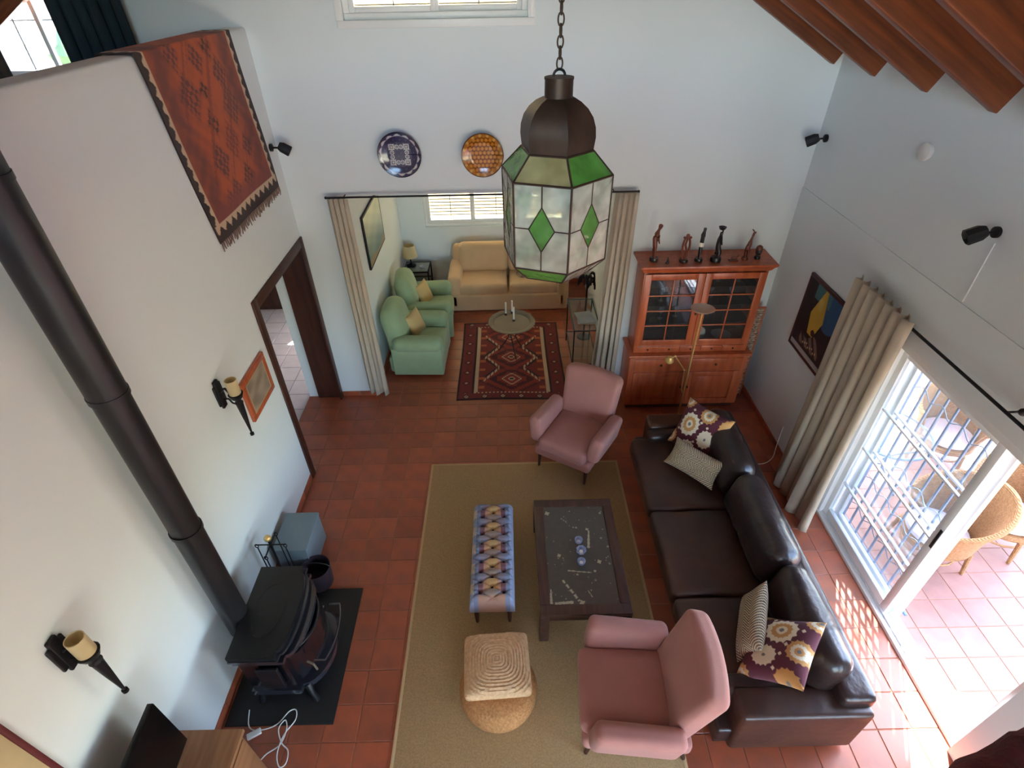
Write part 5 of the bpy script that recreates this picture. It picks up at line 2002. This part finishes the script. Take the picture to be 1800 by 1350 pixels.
# woven screen beside the cabinet
ws = thing('woven_screen', 'narrow woven wicker screen standing between cabinet and right wall', 'screen', (2.90, 5.50, 0))
WK = M('white_washed_wicker', srgb(196, 166, 140), .8, vs=30, col2=srgb(150, 110, 86), bump=.8, bs=80)
MB().rb(-.06, -.012, 0, -.045, .012, 1.30, .003).obj('post', CWOOD, ws)
MB().rb(.075, -.012, 0, .09, .012, 1.30, .003).obj('post', CWOOD, ws)
MB().rb(-.045, -.012, 1.285, .075, .012, 1.30, .003).obj('top_rail', CWOOD, ws)
wv = MB()
for k in range(42):
    z = .03 + k * .030
    wv.tube([(-.048, .006 * (-1) ** k, z), (-.015, -.010 * (-1) ** k, z + .004), (.015, .010 * (-1) ** k, z), (.045, -.010 * (-1) ** k, z + .004), (.078, .006, z)], .0135, 6)
wv.obj('weave', WK, ws, kind='stuff')

# ------------------------------------------------------------------ floor lamp
fl = thing('floor_lamp', 'tall brass uplighter floor lamp with a small reading arm behind the leather sofa', 'floor lamp', (2.03, 4.98, 0))
MB().lathe([(.0, 0), (.13, 0), (.13, .012), (.02, .03), (0, .03)], n=32).obj('base', BRASS, fl)
MB().cyl((0, 0, .03), (-.03, -.10, 1.60), .011, n=12).obj('pole', BRASS, fl)
MB().lathe([(.02, 0), (.03, .01), (.085, .03), (.125, .055), (.122, .058), (.08, .036), (.03, .02), (0, .018)], n=36).obj('uplight_dish', M('pale_brass_dish', srgb(206, 190, 170), .35, metal=.4), fl).matrix_local = T(-.03, -.10, 1.60) @ RX(R_(-4))
MB().tube([(.0, 0, .45), (-.03, 0, .52), (-.045, 0, .80)], .008, 8).obj('arm_lower', BRASS, fl)
MB().tube([(-.045, 0, .80), (-.21, -.08, 1.05)], .007, 8).obj('arm_upper', BRASS, fl)
MB().tube([(-.21, -.08, 1.05), (-.25, -.10, 1.04)], .006, 8).obj('arm_tip', BRASS, fl)
MB().ball((-.045, 0, .80), .016, 10).obj('joint', BRASS, fl)
MB().ball((-.21, -.08, 1.05), .013, 10).obj('joint', BRASS, fl)
MB().lathe([(.012, .03), (.02, .028), (.045, -.01), (.05, -.035), (.046, -.035), (.02, .01), (0, .012)], n=24).obj('reading_shade', BRASS, fl).matrix_local = T(-.275, -.11, 1.04) @ RX(R_(20))
cdp = [(2.03, 5.05, .004), (2.2, 5.1, .004), (2.5, 4.9, .004), (2.52, 4.6, .004), (2.62, 4.30, .004), (2.80, 4.25, .004), (2.95, 4.33, .004), (3.03, 4.45, .05), (3.055, 4.5, .2), (3.055, 4.5, .33)]
lc = MB().tube(smoothpath(cdp), .004, 8).obj('lamp_cord', WHITEP)
tag(lc, 'white lamp cord running over the tiles behind the sofa to the wall', 'cord')

# ------------------------------------------------------------------ alcove items
tt = thing('tray_table', 'round hammered metal tray table at the far end of the red kilim', 'side table', (.035, 6.575, .0))
MB().lathe([(0, .50), (.25, .50), (.262, .512), (.275, .516), (.325, .52), (.33, .526), (.325, .532), (.27, .528), (.25, .51), (0, .508)], n=56).obj('tray', STEEL, tt)
for k in range(3):
    a = 2 * PI * k / 3 + .4
    MB().tube([(.22 * math.cos(a), .22 * math.sin(a), .5), (.05 * math.cos(a), .05 * math.sin(a), .27), (.20 * math.cos(a + .4), .20 * math.sin(a + .4), .012)], .010, 8).obj('leg', DWOOD, tt)
for i, (x, y, h, lb) in enumerate(((-.045, 6.79, .17, 'white taper candle at the left of the tray table'), (.045, 6.84, .17, 'white taper candle at the far side of the tray table'), (.065, 6.62, .19, 'white taper candle at the near side of the tray table'))):
    t = thing('taper_candle', lb, 'candle', (x, y, .508), 0, 'white taper candles on the tray table')
    MB().lathe([(.022, 0), (.024, .006), (.010, .010), (.014, .024), (.014, .03), (0, .03)], n=14).obj('holder', BLACK, t)
    MB().cyl((0, 0, .03), (0, 0, .03 + h), .013, .012, 12).obj('wax', CANDLE, t)

sg = thing('glass_side_table', 'small black metal side table with glass top in the alcove corner', 'side table', (-1.52, 8.45, 0))
m = MB()
for x in (-.20, .20):
    for y in (-.20, .20):
        MB().rb(x - .011, y - .011, 0, x + .011, y + .011, .50, .002).obj('leg', BLACK, sg)
for z in (.22, .49):
    for (a, b, c_, d_) in ((-.2, -.211, .2, -.189), (-.2, .189, .2, .211), (-.211, -.2, -.189, .2), (.189, -.2, .211, .2)):
        m.rb(a, b, z - .01, c_, d_, z + .01, .002)
m.obj('frame', BLACK, sg)
MB().box(-.20, -.20, .5, .20, .20, .508).obj('glass_top', GTOP, sg, smooth=0)
MB().box(-.19, -.19, .23, .19, .19, .236).obj('glass_shelf', GTOP, sg, smooth=0)
tl = thing('table_lamp', 'small table lamp with cream shade and dark foot on the glass side table', 'table lamp', (-1.62, 8.47, .509))
MB().lathe([(0, 0), (.075, 0), (.08, .015), (.04, .03), (.012, .05), (.01, .20), (.0, .20)], n=24).obj('foot', BLACK, tl)
MB().lathe([(.125, .17), (.085, .36), (.083, .36), (.123, .17)], n=32).obj('lamp_shade', SHADE, tl)
o = MB().lathe([(.03, 0), (.05, .02), (.045, .035), (.04, .035), (.0, .01)], n=18).obj('glass_bowl', GLASSO)
o.location = (-1.43, 8.38, .509)
tag(o, 'small glass bowl on the glass side table beside the lamp', 'bowl')
# right side of the alcove: glass console with iron frame and dark ornaments
gc = thing('glass_console', 'iron and glass console table by the right curtain of the alcove', 'console table', (1.02, 6.45, 0))
for x in (-.17, .17):
    for y in (-.42, .42):
        MB().cyl((x, y, 0), (x, y, .70), .009, n=8).obj('leg', BLACK, gc)
m = MB()
for z in (.15, .69):
    for (a, b) in (((-.17, -.42), (.17, -.42)), ((-.17, .42), (.17, .42)), ((-.17, -.42), (-.17, .42)), ((.17, -.42), (.17, .42))):
        m.cyl((*a, z), (*b, z), .009, n=8)
m.obj('frame', BLACK, gc)
MB().box(-.19, -.44, .70, .19, .44, .71).obj('glass_top', GTOP, gc, smooth=0)
MB().box(-.17, -.42, .155, .17, .42, .162).obj('glass_shelf', GTOP, gc, smooth=0)
mg = thing('magazine_stack', 'pale magazines lying on the glass console in the alcove', 'magazines', (1.02, 6.30, .711))
for k in range(3):
    MB(RZ(.1 * k)).rb(-.11, -.15, .008 * k, .11, .15, .008 * k + .007, .002).obj('magazine', M('paper_%d' % k, srgb(190 - 20 * k, 180 - 10 * k, 168), .6), mg)
pl = thing('iron_candelabrum', 'dark twisted iron ornament beside the right curtain in the alcove', 'ornament', (1.12, 6.95, 0))
MB().lathe([(0, 0), (.10, 0), (.09, .02), (.015, .04), (.012, .95), (0, .95)], n=16).obj('stem', BLACK, pl)
m = MB()
for k in range(9):
    a = 2 * PI * k / 9
    r = .10 + .03 * (k % 2)
    m.tube(smoothpath([(0, 0, .82 + .02 * k), (r * .6 * math.cos(a), r * .6 * math.sin(a), .92 + .02 * k), (r * math.cos(a), r * math.sin(a), .90 + .02 * k), (r * 1.1 * math.cos(a), r * 1.1 * math.sin(a), .80 + .02 * k)], 5), [.016] * 5 + [.02] * 5 + [.014] * 5 + [.01], 6)
m.obj('branches', BLACK, pl)

# hall cabinet
hc = thing('hall_cabinet', 'dark wooden cabinet at the far end of the hall beyond the doorway', 'cabinet', (-3.9, 8.18, 0))
MB().rb(-.42, -.20, .06, .42, .20, 1.1, .006).obj('body', DWOOD, hc)
MB().rb(-.44, -.22, 1.1, .44, .20, 1.13, .006).obj('top', DWOOD, hc)
for s in (-1, 1):
    MB().rb(s * .205 - .19, -.215, .10, s * .205 + .19, -.199, 1.06, .004).obj('door', DWOOD, hc)
MB().rb(-.40, -.18, 0, .40, .18, .06, .003).obj('plinth', DWOOD, hc)


# ------------------------------------------------------------------ terrace furniture
def wicker_chair(label, loc, rz):
    t = thing('wicker_chair', label, 'chair', loc, rz, 'wicker tub chairs on the terrace')
    # front is -y: horseshoe shell
    n = 40
    shell = MB()
    rows = 9
    for j in range(rows + 1):
        q = j / rows
        for i in range(n + 1):
            a = R_(-40) + R_(260) * i / n
            s = math.sin(max(0, min(PI, (a + R_(40)) / R_(260) * PI)))
            top = .60 + .28 * s ** 1.6
            z = .26 + (top - .26) * q
            r = .27 + .05 * q + .03 * q * q
            shell.v.append((r * 1.05 * math.cos(a), r * math.sin(a) + .02, z))
    for j in range(rows):
        for i in range(n):
            a = j * (n + 1) + i
            shell.f.append((a, a + 1, a + n + 2, a + n + 1))
    o = shell.obj('woven_shell', WICK, t, smooth=80)
    md = o.modifiers.new('Solidify', 'SOLIDIFY'); md.thickness = .022
    rim = shell.v[rows * (n + 1):]
    MB().tube(rim, .024, 8).obj('rim_roll', WICK, t)
    MB().lathe([(0, .24), (.27, .24), (.29, .27), (.28, .30), (0, .30)], (0, 0, 0), 28).obj('seat', WICK, t)
    MB().lathe([(0, .31), (.22, .31), (.25, .33), (.245, .365), (.2, .385), (0, .39)], (0, -.01, 0), 28).obj('seat_cushion', CUSHW, t)
    for (x, y) in ((-.21, -.19), (.21, -.19), (-.2, .21), (.2, .21)):
        MB().cyl((x, y, .26), (x * 1.12, y * 1.12, 0), .022, .016, 8).obj('leg', WICK, t)
    m = MB()
    m.tube([(.23 * math.cos(a), .22 * math.sin(a), .12) for a in np.linspace(0, 2 * PI, 20)[:-1]], .010, 6, close=True)
    m.obj('stretcher', WICK, t)
    return t


wicker_chair('wicker tub chair on the terrace nearest the open door', (3.90, 3.08, -.02), R_(-95))
wicker_chair('wicker tub chair on the terrace cut by the picture edge, second from the door', (4.66, 3.25, -.02), R_(-55))
wicker_chair('wicker tub chair on the terrace beyond the round table', (4.80, 4.35, -.02), R_(-40))
tb = thing('terrace_table', 'round glass terrace table with an iron frame behind the sliding glass', 'table', (3.80, 4.0, -.02))
MB().lathe([(0, .72), (.40, .72), (.405, .725), (.40, .73), (0, .73)], n=48).obj('glass_top', GTOP, tb)
MB().tube([(.40 * math.cos(a), .40 * math.sin(a), .715) for a in np.linspace(0, 2 * PI, 48)[:-1]], .012, 8, close=True).obj('ring_frame', GRM, tb)
for k in range(4):
    a = PI / 4 + PI / 2 * k
    MB().tube(smoothpath([(.38 * math.cos(a), .38 * math.sin(a), .71), (.12 * math.cos(a), .12 * math.sin(a), .45), (.10 * math.cos(a), .10 * math.sin(a), .30), (.32 * math.cos(a), .32 * math.sin(a), .0)], 6), .011, 8).obj('leg', GRM, tb)
MB().tube([(.11 * math.cos(a), .11 * math.sin(a), .37) for a in np.linspace(0, 2 * PI, 24)[:-1]], .008, 6, close=True).obj('tie_ring', GRM, tb)
at = thing('ashtray', 'small glass ashtray on the terrace table', 'ashtray', (3.72, 4.04, .711))
MB().lathe([(.05, 0), (.065, .03), (.058, .03), (.04, .01), (0, .01)], n=24).obj('dish', GLASSO, at)

up = thing('added_parasol', 'added white parasol shading the terrace, its canopy out of view', 'parasol', (5.3, 4.75, -.02))  # added for its shade on the terrace tiles, canopy unseen
MB().lathe([(0, 0), (.25, 0), (.25, .06), (.03, .08), (0, .08)], n=28).obj('base', EXTW, up)
MB().cyl((0, 0, .08), (0, 0, 2.75), .02, n=12).obj('pole', ALU, up)
MB().lathe([(1.45, 2.30), (1.46, 2.31), (.75, 2.56), (.02, 2.80), (0, 2.80)], n=8).obj('canopy', CUSHW, up, smooth=20)
for k in range(8):
    a = PI / 4 * k
    MB().cyl((.03 * math.cos(a), .03 * math.sin(a), 2.74), (1.42 * math.cos(a), 1.42 * math.sin(a), 2.29), .008, n=6).obj('rib', ALU, up)

# ------------------------------------------------------------------ maroon rug over the near parapet
mr = MB()
nu, nv = 60, 24
for j in range(nv + 1):
    for i in range(nu + 1):
        a, b = i / nu, j / nv
        x = .30 + 1.1 * a
        s = b * .55
        edge = .012 + .30 * max(0, min(.22, x - .30))
        if s < .18: y, z = -.10 + s, 4.02
        elif s < .26: y, z = .08 + (s - .18) * .6 + edge * min(1, (s - .18) / .05), 4.02 - (s - .18) * .3
        else: y, z = .128 + edge, 3.996 - (s - .26)
        mr.v.append((x, y + random.uniform(-.004, .004), z + .004 + random.uniform(-.004, .004) + .0 * a))
for j in range(nv):
    for i in range(nu):
        a = j * (nu + 1) + i
        mr.f.append((a, a + 1, a + nu + 2, a + nu + 1))
o = mr.obj('parapet_throw', MAROON, smooth=80)
o.modifiers.new('Solidify', 'SOLIDIFY').thickness = .01
tag(o, 'maroon woollen throw over the near parapet in the bottom right corner', 'throw')
